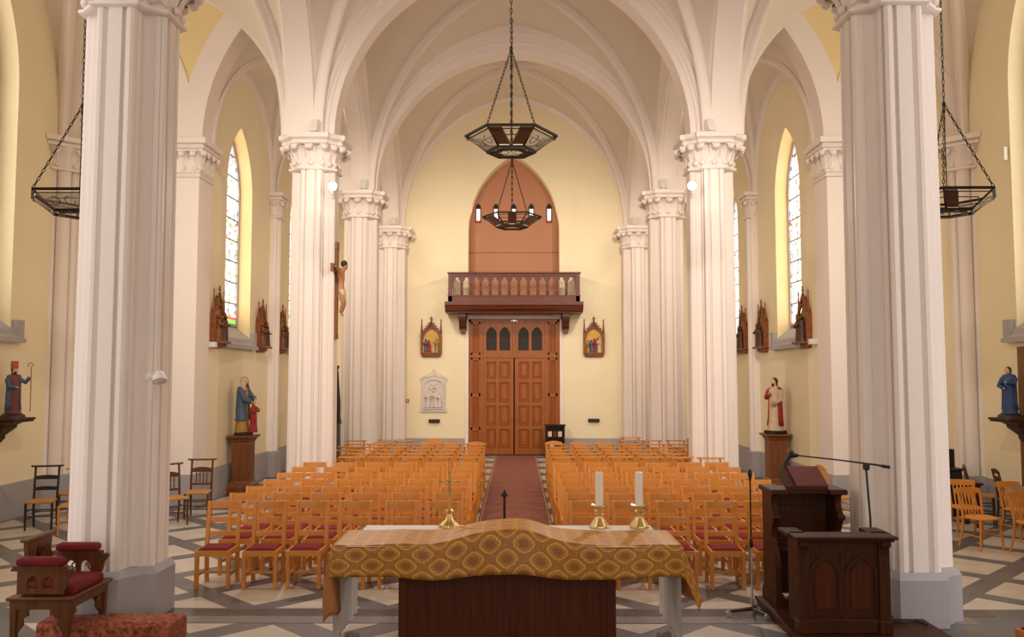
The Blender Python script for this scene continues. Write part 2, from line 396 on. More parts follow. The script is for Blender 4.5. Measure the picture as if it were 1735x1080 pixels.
# ------------------------------------------------------------------ outer walls
WINS = {}
def side_wall(sd):
    nm = 'left' if sd < 0 else 'right'
    X = XA * sd
    F, V = wall((X, Y2, 0), (0, 1, 0), (-sd, 0, 0), YW - Y2, 0, 11.6,
                [(1.57, 3.29, 3.2, 6.55, 1.48, 0.36), (6.64, 8.36, 3.2, 6.55, 1.48, 0.36)])
    wl = structure(F.build('wall_aisle_' + nm, 'cream_paint'), 'cream painted aisle wall with tall lancet windows')
    V.build('reveal', 'ochre_paint', wl)
    bm = MB().bb(min(X, X - sd * .05), max(X, X - sd * .05), Y2 + .5, YW, 0, .60).bb(min(X, X - sd * .035), max(X, X - sd * .035), Y2 + .5, YW, .60, .63)
    structure(bm.build('baseboard_aisle_' + nm, 'grey_paint'))
    # transept end wall
    X = XT * sd
    F, V = wall((X, 8.6, 0), (0, 1, 0), (-sd, 0, 0), Y2 - 8.6, 0, 12.0, [(2.25, 6.3, 3.2, 7.6, 3.0, 0.45)])
    wl = structure(F.build('wall_transept_' + nm, 'cream_paint'), 'cream painted transept end wall')
    V.build('reveal', 'cream_paint', wl)
    F2, V2 = wall((X + sd * .44, 8.6, 0), (0, 1, 0), (-sd, 0, 0), Y2 - 8.6, 3.0, 12.0, [(2.52, 6.03, 3.6, 7.6, 2.7, .1)])
    F2.build('recess_back', 'cream_paint', wl)
    structure(MB().bb(min(X, X - sd * .05), max(X, X - sd * .05), 8.6, Y2, 0, .62).build('baseboard_transept_' + nm, 'grey_paint'))
    # wall facing the altar between transept and aisle: open arch to the aisle, blind arch outside
    if sd < 0: o, u = (-XT, Y2, 0), (1, 0, 0); ops = [(.28, 2.15, 0, ZS, 2.49, .16), (2.74, 4.58, 0, ZS, 2.49, .5)]
    else: o, u = (4.1, Y2, 0), (1, 0, 0); ops = [(.10, 1.94, 0, ZS, 2.49, .5), (2.53, 4.40, 0, ZS, 2.49, .16)]
    F, V = wall(o, u, (0, -1, 0), XT - 4.1, 0, 11.6, ops)
    wl = structure(F.build('wall_crossing_' + nm, 'ochre_paint'), 'cream wall between transept and aisle with pointed arches')
    V.build('reveal', 'white_plaster', wl)
    MB().bb(min(6.6 * sd, XT * sd), max(6.6 * sd, XT * sd), Y2 + .16, Y2 + .3, 0, 10).build('blind_panel', 'cream_paint', wl)
    MB().bb(min(6.6 * sd, XT * sd), max(6.6 * sd, XT * sd), Y2 + .08, Y2 + .16, 0, .62).build('skirting', 'grey_paint', wl)
    for c in (5.12, 7.565):
        sweep_arch(MB(), (c * sd, Y2, ZS), (1, 0, 0), (0, 1, 0), .92 if c < 6 else .935, 2.49, [((-.03 if c < 6 else -.024), 0), ((-.03 if c < 6 else -.024), .45), (.02, .45), (.02, 0)]).build('arch_band', 'white_plaster', wl)
    # the pier between the two arches with its capital
    pr = tag(empty('pilaster', (6.335 * sd, Y2 + .2, 0)), 'flat white pier with carved capital between %s transept and aisle' % nm, 'pilaster')
    MB().bb(-.30, .30, -.35, .35, .62, 6.33, .015).build('shaft', 'white_plaster', pr)
    MB().bb(-.34, .34, -.39, .39, 0, .58).bb(-.32, .32, -.37, .37, .58, .63).build('base', 'grey_paint', pr)
    cp = MB()
    for z0_, z1_, e in ((6.31, 6.36, .035), (6.36, 6.40, .015), (6.40, 6.86, .03), (6.80, 6.86, .09), (6.86, 6.90, .12), (6.90, 6.95, .10), (6.95, 7.07, .155)):
        cp.bb(-.30 - e, .30 + e, -.35 - e, .35 + e, z0_, z1_, min(.015, (z1_ - z0_) / 3))
    cp = cp.build('capital', 'white_plaster', pr)
    PIER_CAPS.append((cp, sd))
PIER_CAPS = []
for sd in (-1, 1): side_wall(sd)

# west wall with the door opening and the niche
def west_wall():
    W0 = -XA - .2
    # lower half: door; upper half: niche (openings stacked, so two walls that meet at z 4.6)
    A, AV = wall((W0, YW, 0), (1, 0, 0), (0, -1, 0), 2 * XA + .4, 0, 4.6, [(-W0 - 1.43, -W0 + 1.43, 0, 4.25, 0, .30)])
    B, BV = wall((W0, YW, 0), (1, 0, 0), (0, -1, 0), 2 * XA + .4, 4.6, 12.0, [(-W0 - 1.45, -W0 + 1.43, 4.62, 7.1, 2.39, .5)])
    A.add(B.v, B.f); AV.add(BV.v, BV.f)
    o = structure(A.build('wall_west', 'cream_paint'), 'cream west wall behind the nave with door and niche')
    AV.build('reveal', 'cream_paint', o)
    nb = MB().bb(-1.7, 1.7, YW + .5, YW + .6, 4.5, 10.2).build('niche_back', 'niche_paint', o)
    MB().bb(-1.44, 1.43, YW + .485, YW + .51, 6.42, 6.435).build('seam', 'balcony_wood', nb)
    MB().bb(-1.5, 1.5, YW + .3, YW + .5, 0, 4.4).build('door_recess', 'dark_wood', o)
    for x0, x1 in ((-XA, -1.55), (1.55, XA)):
        structure(MB().bb(x0, x1, YW - .05, YW, 0, .5).bb(x0, x1, YW - .035, YW, .5, .53).build('baseboard_west_left' if x0 < 0 else 'baseboard_west_right', 'grey_paint'))
west_wall()

# nave walls above the arcades
for sd in (-1, 1):
    nm = 'left' if sd < 0 else 'right'
    F, V = wall((3.62 * sd, Y2, ZS - .02), (0, 1, 0), (-sd, 0, 0), YW - Y2, 0, 4.9,
                [(.42, 4.58, -0.01, .02, 2.5, .42), (5.42, 9.8, -0.01, .02, 2.5, .42)])
    wl = structure(F.build('wall_nave_' + nm, 'ochre_paint'), 'cream spandrel wall above the %s arcade' % nm)
    V.build('reveal', 'white_plaster', wl)
    for c, a in ((Y2 + 2.5, 2.08), (Y2 + 7.61, 2.19)):
        sweep_arch(MB(), (3.62 * sd, c, ZS), (0, 1, 0), (sd, 0, 0), a, 2.5, [(-.04, .02), (-.04, .40), (.0, .46), (.05, .46), (.05, .02)]).build('arch_band', 'white_plaster', wl)
        sweep_arch(MB(), (3.82 * sd, c, ZS), (0, 1, 0), (sd, 0, 0), a, 2.5, [(-.12, -.02), (-.12, .1), (.12, .1), (.12, -.02)]).build('soffit_rib', 'white_plaster', wl)
        sweep_arch(MB(), (4.04 * sd, c, ZS), (0, 1, 0), (sd, 0, 0), a, 2.5, [(-.05, .02), (-.05, .4), (.03, .4), (.03, .02)]).build('arch_band', 'white_plaster', wl)

# ------------------------------------------------------------------ vaults
RIB = [(-.12, .06), (-.12, -.05), (-.085, -.08), (-.075, -.12), (-.05, -.165), (0, -.185), (.05, -.165), (.075, -.12), (.085, -.08), (.12, -.05), (.12, .06)]
RIB_S = [(x * .7, d * .7) for x, d in RIB]
ARCH = [(-.24, 0), (-.25, .10), (-.29, .13), (-.29, .17), (-.335, .19), (-.35, .24), (-.335, .29), (-.39, .33), (-.39, .42), (-.42, .45), (-.42, .95), (.42, .95), (.42, .45), (.39, .42), (.39, .33), (.335, .29), (.35, .24), (.335, .19), (.29, .17), (.29, .13), (.25, .10), (.24, 0)]
trim_n = [0]
def trim(mb, label, sm=30, m='white_plaster'):
    trim_n[0] += 1
    return structure(mb.build('trim_%d' % trim_n[0], m, None, sm), label)
def vault(where, x0, x1, y0, y1, hx, hy, hc, rib):
    """quadripartite rib vault: hx = rise of the arches spanning x, hy = of those spanning y, hc = crown"""
    mb = MB(); cx, cy = (x0 + x1) / 2, (y0 + y1) / 2; ax, ay = (x1 - x0) / 2, (y1 - y0) / 2
    D = math.hypot(ax, ay); n = 14; k = 6
    dg = arch_pts(D, hc, 0, n)
    for sx in (-1, 1):
        for sy in (-1, 1):
            for mode in (0, 1):
                bd = arch_pts(ax, hx, 0, n) if mode == 0 else arch_pts(ay, hy, 0, n)
                rows = []
                for i in range(n + 1):
                    s_ = -bd[i][0]
                    B = Vector((cx + sx * s_, cy + sy * ay, ZS + bd[i][1])) if mode == 0 else Vector((cx + sx * ax, cy + sy * s_, ZS + bd[i][1]))
                    t = -dg[i][0] / D
                    Q = Vector((cx + sx * ax * t, cy + sy * ay * t, ZS + dg[i][1]))
                    rows.append([B.lerp(Q, j / k) for j in range(k + 1)])
                flip = (sx * sy > 0) == (mode == 0)
                if flip: rows = [r[::-1] for r in rows]
                mb.loft(rows, caps=False, closed=False)
    c = structure(mb.build('ceiling', 'vault_plaster', None, 40), 'plastered rib vault over the ' + where)
    for sg in (-1, 1):
        u = Vector((ax, sg * ay, 0)).normalized()
        r = sweep_arch(MB(), (cx, cy, ZS), u, (-u.y, u.x, 0), D, hc, rib, 18)
        r.build('diagonal_rib', 'white_plaster', c, 40)
    return c
V1 = vault('crossing', -3.75, 3.75, Y1 + .35, Y2 - .3, 4.2, 4.2, 4.75, RIB)
V2 = vault('first nave bay', -3.62, 3.62, Y2 + .3, Y3 - .3, 4.22, 3.9, 4.42, RIB)
V3 = vault('second nave bay', -3.62, 3.62, Y3 + .3, YW, 4.3, 3.9, 4.42, RIB)
for vv, ya, yb in ((V2, Y2 + .3, Y3 - .3), (V3, Y3 + .3, YW)):      # thin wall ribs along the spandrels
    for sd in (-1, 1):
        sweep_arch(MB(), (3.62 * sd, (ya + yb) / 2, ZS), (0, 1, 0), (sd, 0, 0), (yb - ya) / 2, 3.9, RIB_S).build('wall_rib', 'white_plaster', vv, 40)
sweep_arch(MB(), (0, YW, ZS), (1, 0, 0), (0, 1, 0), 3.62, 4.35, [(-.1, .1), (-.1, -.02), (-.06, -.1), (-.02, -.14), (.02, -.14), (.02, .1)]).build('wall_rib', 'white_plaster', V3, 40)
for sd in (-1, 1):
    sn = 'left' if sd < 0 else 'right'
    a, b = sorted((4.35 * sd, XT * sd))
    vt = vault(sn + ' transept', a, b, Y1 + .35, Y2 - .02, 3.0, 4.2, 4.5, RIB)
    sweep_arch(MB(), ((a + b) / 2, Y2 - .02, ZS), (1, 0, 0), (0, 1, 0), (b - a) / 2, 3.0, [(-.05, -.02), (-.05, .3), (.02, .3), (.02, -.02)]).build('wall_rib', 'white_plaster', vt, 40)
    a, b = sorted((4.1 * sd, XA * sd))
    va = vault('first bay of the %s aisle' % sn, a, b, Y2 + .5, Y3 - .12, 2.5, 2.2, 2.6, RIB_S)
    vb = vault('second bay of the %s aisle' % sn, a, b, Y3 + .12, YW, 2.5, 2.2, 2.6, RIB_S)
    for vv, ya, yb in ((va, Y2 + .5, Y3 - .12), (vb, Y3 + .12, YW)):
        sweep_arch(MB(), (XA * sd, (ya + yb) / 2, ZS), (0, 1, 0), (sd, 0, 0), (yb - ya) / 2, 2.2, RIB_S).build('wall_rib', 'white_plaster', vv, 40)
    trim(sweep_arch(MB(), ((4.2 + XA) / 2 * sd, Y3, ZS), (1, 0, 0), (0, 1, 0), (XA - 4.2) / 2, 2.36, [(-.1, 0), (-.16, .1), (-.16, .4), (.16, .4), (.16, .1), (.1, 0)]), 'white transverse arch across the %s aisle' % sn)
    trim(sweep_arch(MB(), (4.02 * sd, (Y1 + Y2) / 2 + .02, ZS), (0, 1, 0), (1, 0, 0), 3.22, 3.9, ARCH), 'moulded white arch between crossing and %s transept' % sn)
trim(sweep_arch(MB(), (0, Y2, ZS), (1, 0, 0), (0, 1, 0), 3.42, 3.56, ARCH, 18), 'moulded white arch across the nave between the crossing columns')
trim(sweep_arch(MB(), (0, Y3, ZS), (1, 0, 0), (0, 1, 0), 3.42, 3.56, ARCH, 18), 'moulded white arch across the middle of the nave')
trim(sweep_arch(MB(), (0, Y1, ZS), (1, 0, 0), (0, 1, 0), 3.6, 3.7, ARCH, 18), 'moulded white arch across the nave before the altar')
# chancel around the camera: side walls and a plain pointed vault (windows of the apse lie behind the camera, open to the day)
ch = MB()
cv = arch_full(4.7, 5.0, 0, 10)
ch.loft([[(x, y, ZS + z) for x, z in cv] for y in (-7.0, Y1)], caps=False, closed=False)
structure(ch.build('ceiling_chancel', 'vault_plaster', None, 40), 'pointed vault over the chancel')
for sd in (-1, 1):
    structure(MB().bb(min(4.7 * sd, 4.9 * sd), max(4.7 * sd, 4.9 * sd), -7.0, 7.2, 0, ZS + .1).build('wall_chancel_left' if sd < 0 else 'wall_chancel_right', 'cream_paint'))
    structure(MB().bb(min(6.3 * sd, 9 * sd), max(6.3 * sd, 9 * sd), 8.4, 8.6, 0, 12).build('wall_east_left' if sd < 0 else 'wall_east_right', 'cream_paint'))

# ------------------------------------------------------------------ columns
def pier_profile(k=1.0):
    """compound pier: on each side a flat fillet between two rolls, hollows on the diagonals"""
    q = []
    q += [(.45, -.075), (.45, .075), (.40, .082), (.40, .102)]
    for i in range(6):
        t = R(-60 + 36 * i); q.append((.395 + .058 * math.cos(t), .158 + .058 * math.sin(t)))
    q += [(.345, .214), (.338, .232)]
    for i in range(1, 5):                               # hollow
        t = i / 5; p = (.338 + (.232 - .338) * t, .232 + (.338 - .232) * t)
        d = .05 * math.sin(math.pi * t); q.append((p[0] - d, p[1] - d))
    q += [(.232, .338), (.214, .345)]
    for i in range(6):
        t = R(90 + 60 - 36 * (5 - i)); q.append((.158 + .058 * math.cos(R(-30 + 36 * (5 - i)) ), .395 + .058 * math.sin(R(-30 + 36 * (5 - i)))))
    q[-6:] = sorted(q[-6:], key=lambda p: -p[0])
    q += [(.102, .40), (.082, .40)]
    out = []
    for r in range(4):
        c, s_ = math.cos(r * math.pi / 2), math.sin(r * math.pi / 2)
        out += [((x * c - y * s_) * k, (x * s_ + y * c) * k) for x, y in q]
    return out
def cross_profile(a, b, k=1.0):
    """octagonal cross outline: faces of half width b at distance a, notched on the diagonals"""
    m = (a + b) / 2 * .96
    q = [(a, -b), (a, b), (m, b + .02), (m, m * .93), (m * .93, m), (b + .02, m)]
    q = [(a, -b), (a, b), (a - .06, b + .015), (b + .015, a - .06)]
    out = []
    for r in range(4):
        c, s_ = math.cos(r * math.pi / 2), math.sin(r * math.pi / 2)
        out += [((x * c - y * s_) * k, (x * s_ + y * c) * k) for x, y in q]
    return out
def ring(prof, z, k=1.0): return [(x * k, y * k, z) for x, y in prof]
def leaf_mesh():
    """curled acanthus leaf: rises, swells outwards and curls over; local +X outwards, Z up, height about 0.42"""
    spine = [(.0, 0), (.015, .10), (.04, .20), (.085, .29), (.15, .345), (.205, .345), (.225, .31), (.205, .28), (.18, .29)]
    wid = [.05, .075, .095, .10, .085, .07, .055, .04, .02]
    mb = MB(); rows = []
    for (x, z), w_ in zip(spine, wid):
        rows.append([(x - .022, -w_, z - .01), (x + .012, -w_ * .62, z + .012), (x + .004, -w_ * .3, z), (x + .03, 0, z + .014), (x + .004, w_ * .3, z), (x + .012, w_ * .62, z + .012), (x - .022, w_, z - .01)])
    mb.loft(rows, caps=False, closed=False)
    mb.ball((.195, 0, .30), .045, 8, 6, 1, 1.4, 1)
    mb.ball((.05, .0, .06), .04, 8, 6, .8, 1.2, 1.2)
    return mb
LEAF = leaf_mesh().mesh('leaf', 'white_plaster', 60)
PROF = pier_profile()
def column_meshes(k, shaft_bot):
    sh = MB().loft([ring(PROF, shaft_bot, k * 1.03), ring(PROF, 3.0, k * 1.01), ring(PROF, 6.43, k * .985)]).mesh('shaft', 'white_plaster', 35)
    P8 = cross_profile(.455, .24); PB = []
    for r in range(4):
        c, s_ = math.cos(r * math.pi / 2), math.sin(r * math.pi / 2)
        PB += [(x * c - y * s_, x * s_ + y * c) for x, y in ((.455, -.215), (.455, .215), (.375, .245), (.345, .27), (.27, .345), (.245, .375))]
    ba = MB().loft([ring(PB, 0, k * 1.14), ring(PB, shaft_bot - .05, k * 1.14), ring(PB, shaft_bot, k * 1.07), ring(PB, shaft_bot + .02, k * 1.04)]).mesh('base', 'grey_paint')
    A8 = cross_profile(.46, .27)
    cp = MB()
    cp.loft([ring(P8, 6.40, k * 1.02), ring(P8, 6.415, k * 1.09), ring(P8, 6.445, k * 1.09), ring(P8, 6.46, k * 1.0)])
    cp.loft([ring(P8, 6.45, k * .98), ring(P8, 6.65, k * .97), ring(P8, 6.80, k * 1.02), ring(P8, 6.87, k * 1.14)])
    cp.loft([ring(A8, 6.86, k * 1.22), ring(A8, 6.88, k * 1.33), ring(A8, 6.915, k * 1.35), ring(A8, 6.935, k * 1.28), ring(A8, 6.955, k * 1.36), ring(A8, 6.975, k * 1.46), ring(A8, 7.06, k * 1.46), ring(A8, 7.07, k * 1.43)])
    return sh, ba, cp.mesh('capital', 'white_plaster')
def leaves_round(cap, k, angles):
    for a in angles:
        rr = .42 * k if abs(math.sin(2 * R(a))) < .5 else .44 * k
        link('leaf', LEAF, cap, (rr * math.cos(R(a)), rr * math.sin(R(a)), 6.47), (0, 0, R(a)), (1.22 * k, 1.25 * k, 1.1))
M_BIG, M_REG = column_meshes(.99, .52), column_meshes(.94, .52)
def column(x, y, me, k, label, half=False):
    c = tag(empty('column', (x, y, 0)), label, 'column', 'white clustered columns of the nave')
    link('shaft', me[0], c); link('base', me[1], c); cp = link('capital', me[2], c)
    leaves_round(cp, k, [a + o for a in range(0, 360, 90) for o in (-27, 0, 27, 45)])
    return c
for sd, nm in ((-1, 'left'), (1, 'right')):
    column(4.15 * sd, 9.22, M_BIG, .99, 'thick white clustered column nearest the altar, %s' % ('beside the carved red-cushioned seat' if sd < 0 else 'behind the dark reading desk'))
    column(3.82 * sd, Y2, M_REG, .94, 'white clustered column with %s' % ('the wooden crucifix' if sd < 0 else 'a floodlight, behind the ambo and right block of chairs'))
    column(3.83 * sd, Y3, M_REG, .94, 'middle white clustered column of the %s arcade, second from the door wall' % nm)
    column(3.80 * sd, Y4, M_REG, .94, 'white clustered column against the door wall, %s of the door' % nm)

# small wall shafts: aisle responds and transept corners
def respond(x, y, ang, label, k):
    c = tag(empty('wall_shaft', (x, y, 0), ang), label, 'pilaster', 'slender wall shafts with capitals')
    sh = MB(); sh.bb(-.02, .10 * k, -.2 * k, .2 * k, .62, 6.45)
    for yy, rr, xx in ((0, .10, .12), (-.15, .05, .10), (.15, .05, .10)):
        sh.tube([(xx * k, yy * k, .62), (xx * k, yy * k, 6.45)], rr * k, 12, caps=False)
    sh.build('shaft', 'white_plaster', c, 40)
    MB().bb(-.02, .24 * k, -.24 * k, .24 * k, 0, .60).bb(-.02, .21 * k, -.22 * k, .22 * k, .60, .63).build('base', 'grey_paint', c)
    cp = MB().bb(-.02, .24 * k, -.22 * k, .22 * k, 6.43, 6.48, .012)
    rr = [[(-.02, -.2 * k * s_, z), (.16 * k * s_, -.2 * k * s_, z), (.22 * k * s_, 0, z), (.16 * k * s_, .2 * k * s_, z), (-.02, .2 * k * s_, z)] for s_, z in ((1, 6.46), (1.05, 6.66), (1.3, 6.88))]
    cp.loft(rr)
    for s_, z0_, z1_ in ((1.35, 6.88, 6.94), (1.25, 6.94, 6.97), (1.5, 6.97, 7.07)): cp.bb(-.02, .22 * k * s_, -.22 * k * s_, .22 * k * s_, z0_, z1_, .01)
    cp = cp.build('capital', 'white_plaster', c)
    for a, px, py in ((-70, .10, -.2), (-25, .2, -.12), (25, .2, .12), (70, .10, .2)):
        link('leaf', LEAF, cp, (px * k - .03, py * k, 6.48), (0, 0, R(a)), (.62 * k, .8 * k, 1.0))
    return c
for sd, nm in ((-1, 'left'), (1, 'right')):
    respond(XA * sd, Y3, 0 if sd < 0 else math.pi, 'slender white wall shaft between the %s aisle windows' % nm, 1.0)
    respond((XT - .02) * sd, Y2 - .02, R(-45) if sd < 0 else R(-135), 'slender white corner shaft in the %s transept' % nm, 1.25)
for cp, sd in PIER_CAPS:
    for x in (-.22, 0, .22): link('leaf', LEAF, cp, (x, -.36, 6.42), (0, 0, R(-90)), (.7, 1.0, 1.08))
    for y in (-.26, 0, .26):
        for s_ in (-1, 1): link('leaf', LEAF, cp, (.31 * s_, y, 6.42), (0, 0, 0 if s_ > 0 else math.pi), (.7, 1.0, 1.08))
    for s_ in (-1, 1): link('leaf', LEAF, cp, (.30 * s_, -.35, 6.42), (0, 0, R(-45) if s_ > 0 else R(-135)), (.95, 1.0, 1.08))

# ------------------------------------------------------------------ aisle windows: leaded panes in iron bars
def lancet(sd, yc, hw, zb, zs, h, x, n_, label):
    """stained lancet; panes stacked between iron bars"""
    w_ = structure(empty('window_%d' % n_, (x, yc, 0)), label)
    w_.rotation_euler = (0, 0, R(90))          # local x -> world y, local y -> world -x
    fr = MB()
    out = arch_full(hw, h, 0, 12); inn = arch_full(hw, h, -.06, 12)
    loop_o = [(-hw, zb)] + [(a, zs + z) for a, z in out] + [(hw, zb)]
    loop_i = [(-hw + .06, zb + .06)] + [(a, zs + z) for a, z in inn] + [(hw - .06, zb + .06)]
    rings = []
    for (xo, zo), (xi, zi) in zip(loop_o, loop_i):
        rings.append([(xo, -.05, zo), (xo, .05, zo), (xi, .05, zi), (xi, -.05, zi)])
    rings.append(rings[0]); fr.loft(rings, caps=False)
    fr.build('window_frame', 'grey_paint', w_)
    def halfw(z):
        if z <= zs: return hw - .05
        r = (hw * hw + h * h) / (2 * hw); dz = z - zs
        return max(0.02, math.sqrt(max(0, r * r - dz * dz)) - (r - hw) - .05)
    z = zb + .05; rows = 9; top = zs + h - .06; st = (top - z) / rows
    for i in range(rows):
        za, zc = z + st * i, z + st * (i + 1)
        sub = [za + (zc - za) * j / 6 for j in range(7)]
        poly = [(-halfw(q), q) for q in reversed(sub)] + [(halfw(q), q) for q in sub]
        poly = poly[::-1] if False else poly
        MB().prism(poly, -.006, .006, 'y').build('pane', 'stained_glass', w_)
        if i: MB().bb(-halfw(za), halfw(za), -.018, .012, za - .014, za + .014).build('bar', 'iron_light', w_)
    for xx in (-.28, .28):
        MB().bb(xx * hw / .8 - .008, xx * hw / .8 + .008, -.012, .012, zb, zs + h * .55).build('bar', 'iron_light', w_)
    MB().bb(-hw + .06, hw - .06, -.014, .0, zb + .06, zb + .16).build('border_strip', 'green_glass', w_)
    MB().bb(-hw + .06, hw - .06, -.014, .0, zb + .16, zb + .22).build('border_strip', 'red_glass', w_)
def sill(x, sd, ya, yb, zb, zg, dep, n_, label):
    """grey sloped sill with a moulded front and raised ends"""
    prof = [(x - sd * .14, zb - .12), (x - sd * .14, zb - .03), (x - sd * .08, zb + .02), (x - sd * .06, zb + .10), (x + sd * dep, zg), (x + sd * dep, zb - .12)]
    if sd < 0: prof = prof[::-1]
    s_ = MB().prism(prof, ya, yb, 'y')
    # prism along y takes (x, z)
    o = structure(s_.build('trim_%d' % n_, 'grey_paint'), label)
    for yy in ((ya - .22, ya), (yb, yb + .22)):
        MB().bb(min(x - sd * .10, x), max(x - sd * .10, x), yy[0], yy[1], zb - .04, zb + .28).bb(min(x - sd * .14, x), max(x - sd * .14, x), yy[0], yy[1], zb - .12, zb - .04).build('sill_end', 'grey_paint', o)
k_ = 0
for sd, nm in ((-1, 'left'), (1, 'right')):
    for yc, which in ((Y2 + 2.43, 'nearer'), (Y2 + 7.5, 'farther')):
        k_ += 1
        lancet(sd, yc, .86, 3.6, 6.55, 1.48, (XA + .33) * sd, k_, 'leaded stained glass lancet, %s of the two in the %s aisle' % (which, nm))
        sill(XA * sd, sd, yc - .88, yc + .88, 3.2, 3.64, .36, 20 + k_, 'grey sloped sill under the %s window of the %s aisle' % (which, nm))
    k_ += 1
    lancet(sd, 8.6 + 4.275, 1.75, 3.6, 7.6, 2.7, (XT + .4) * sd, k_, 'large stained glass window of the %s transept' % nm)
    sill(XT * sd, sd, 8.6 + 2.2, 8.6 + 6.35, 3.2, 3.64, .42, 20 + k_, 'grey stepped sill under the %s transept window' % nm)

# ================================================================== DOOR, BALCONY, NICHE
d1 = structure(empty('door_1', (0, YW + .10, 0)), 'tall panelled double door with arched fanlights under the balcony')
fr = MB()
fr.bb(-1.43, -1.36, -.02, .12, 0, 4.25).bb(1.36, 1.43, -.02, .12, 0, 4.25).bb(-1.43, 1.43, -.02, .12, 4.17, 4.25)
fr.bb(-1.06, -.98, -.04, .12, 0, 4.17).bb(.98, 1.06, -.04, .12, 0, 4.17).bb(-1.36, 1.36, -.05, .12, 3.04, 3.13)
fr.build('door_frame', 'door_wood', d1)
MB().bb(-.03, .03, -.06, .1, 3.13, 4.17).build('mullion', 'door_wood', d1)
def panel(par, x0, x1, z0, z1, m='door_wood'):
    """raised and fielded panel set in a rebate"""
    f = MB(); y = .035
    def R4(e, yy): return [(x0 + e, yy, z0 + e), (x1 - e, yy, z0 + e), (x1 - e, yy, z1 - e), (x0 + e, yy, z1 - e)]
    f.loft([R4(0, -.012), R4(.02, -.022), R4(.035, .03), R4(.06, .03), R4(.09, .012)], caps=False); f.f.append((16, 17, 18, 19))
    f.xf(Matrix.Translation((0, 0, 0)))
    return f.build('panel', m, par)
for sd in (-1, 1):
    lf = MB()
    xs = [.02, .14, .47, .56, .87, .98]; zs = [.02, .22, .82, .92, 1.55, 1.65, 2.28, 2.38, 2.92, 3.04]
    for a, b in ((0, 1), (2, 3), (4, 5)): lf.bb(min(xs[a] * sd, xs[b] * sd), max(xs[a] * sd, xs[b] * sd), -.02, .06, .02, 3.04)
    for a, b in ((0, 1), (2, 3), (4, 5), (6, 7), (8, 9)): lf.bb(min(xs[1] * sd, xs[4] * sd), max(xs[1] * sd, xs[4] * sd), -.019, .055, zs[a], zs[b])
    lf = lf.build('door_leaf', 'door_wood', d1)
    for a, b in ((1, 2), (3, 4)):
        for c, d in ((1, 2), (3, 4), (5, 6), (7, 8)):
            panel(lf, min(xs[a] * sd, xs[b] * sd), max(xs[a] * sd, xs[b] * sd), zs[c], zs[d])
    MB().bb(min(.05 * sd, .09 * sd), max(.05 * sd, .09 * sd), -.035, -.02, .98, 1.22).tube([(.07 * sd, -.03, 1.12), (.07 * sd, -.08, 1.12), (.17 * sd, -.08, 1.12)], .01, 6).build('handle', 'door_wood', lf)
    # fanlight: wooden field with two pointed panes
    fw, fv = wall((min(.03 * sd, .98 * sd), -.01, 3.13), (1, 0, 0), (0, -1, 0), .95, 0, 1.04, [(.10, .43, .14, .62, .26, .05), (.52, .85, .14, .62, .26, .05)])
    fw.add(fv.v, fv.f); ff = fw.build('fanlight', 'door_wood', d1)
    for u0 in (.10, .52):
        x0 = min(.03 * sd, .98 * sd) + u0
        pl = [(x0, 3.27), (x0 + .33, 3.27)] + [(x0 + .165 - a, 3.75 + z) for a, z in arch_full(.165, .26, 0, 8)]
        MB().prism(pl, .03, .04, 'y').build('pane', 'dark_glass', ff)
    # narrow side panels
    sp = MB().bb(min(1.06 * sd, 1.36 * sd), max(1.06 * sd, 1.36 * sd), .05, .09, 0, 4.17)
    zz = [0, .12, .78, .86, 1.83, 1.93, 2.98, 3.04, 3.13, 3.2, 4.10, 4.17]
    for a in range(0, 12, 2): sp.bb(min(1.06 * sd, 1.36 * sd), max(1.06 * sd, 1.36 * sd), -.01, .06, zz[a], zz[a + 1])
    for x0 in (1.06, 1.31): sp.bb(min(x0 * sd, (x0 + .05) * sd), max(x0 * sd, (x0 + .05) * sd), -.01, .06, 0, 4.17)
    sp = sp.build('side_frame', 'door_wood', d1)
    for a in (1, 3, 5, 9): panel(sp, min(1.11 * sd, 1.31 * sd), max(1.11 * sd, 1.31 * sd), zz[a], zz[a + 1])
# white casing round the door
cs = MB().bb(-1.53, -1.43, YW - .03, YW + .02, 0, 4.37).bb(1.43, 1.53, YW - .03, YW + .02, 0, 4.37).bb(-1.53, 1.53, YW - .05, YW + .02, 4.25, 4.42)
cs.bb(-1.5, 1.5, YW - .08, YW, 4.33, 4.40)
structure(cs.build('trim_door', 'white_plaster'), 'white painted casing round the double door')
MB_ = MB().bb(-.04, .04, -.06, 0, 0, .05).bb(-.10, -.06, -.05, 0, .0, .03).bb(.06, .10, -.05, 0, 0, .03).build('door_closer', 'chrome', d1); MB_.location = (0, -.02, 4.18)

bal = tag(empty('balcony', (0, YW, 4.42)), 'brown wooden balcony with trefoil balustrade above the double door', 'balcony')
b = MB()
D = .96
prof = [(-D - .10, .30), (-D - .10, .20), (-D - .06, .16), (-D - .02, .08), (-D + .10, .04), (-D + .14, 0), (-D + .14, -.02), (0, -.02), (0, .30)]
for x0, x1 in ((-2.10, 2.10),): b.prism(prof[::-1], x0, x1, 'x')
b.build('floor_slab', 'balcony_wood', bal)
MB().bb(-1.24, 1.24, -.70, -.05, -.055, -.02).build('soffit_beam', 'balcony_wood', bal)
MB().bb(-2.0, 2.0, -D - .03, -D + .07, .30, .50).bb(-2.02, 2.02, -D - .05, -D + .09, .47, .50).build('bottom_rail', 'balcony_wood', bal)
MB().bb(-2.03, 2.03, -D - .06, -D + .10, 1.15, 1.20, .012).bb(-1.99, 1.99, -D - .02, -D + .06, 1.09, 1.15).build('top_rail', 'balcony_wood', bal)
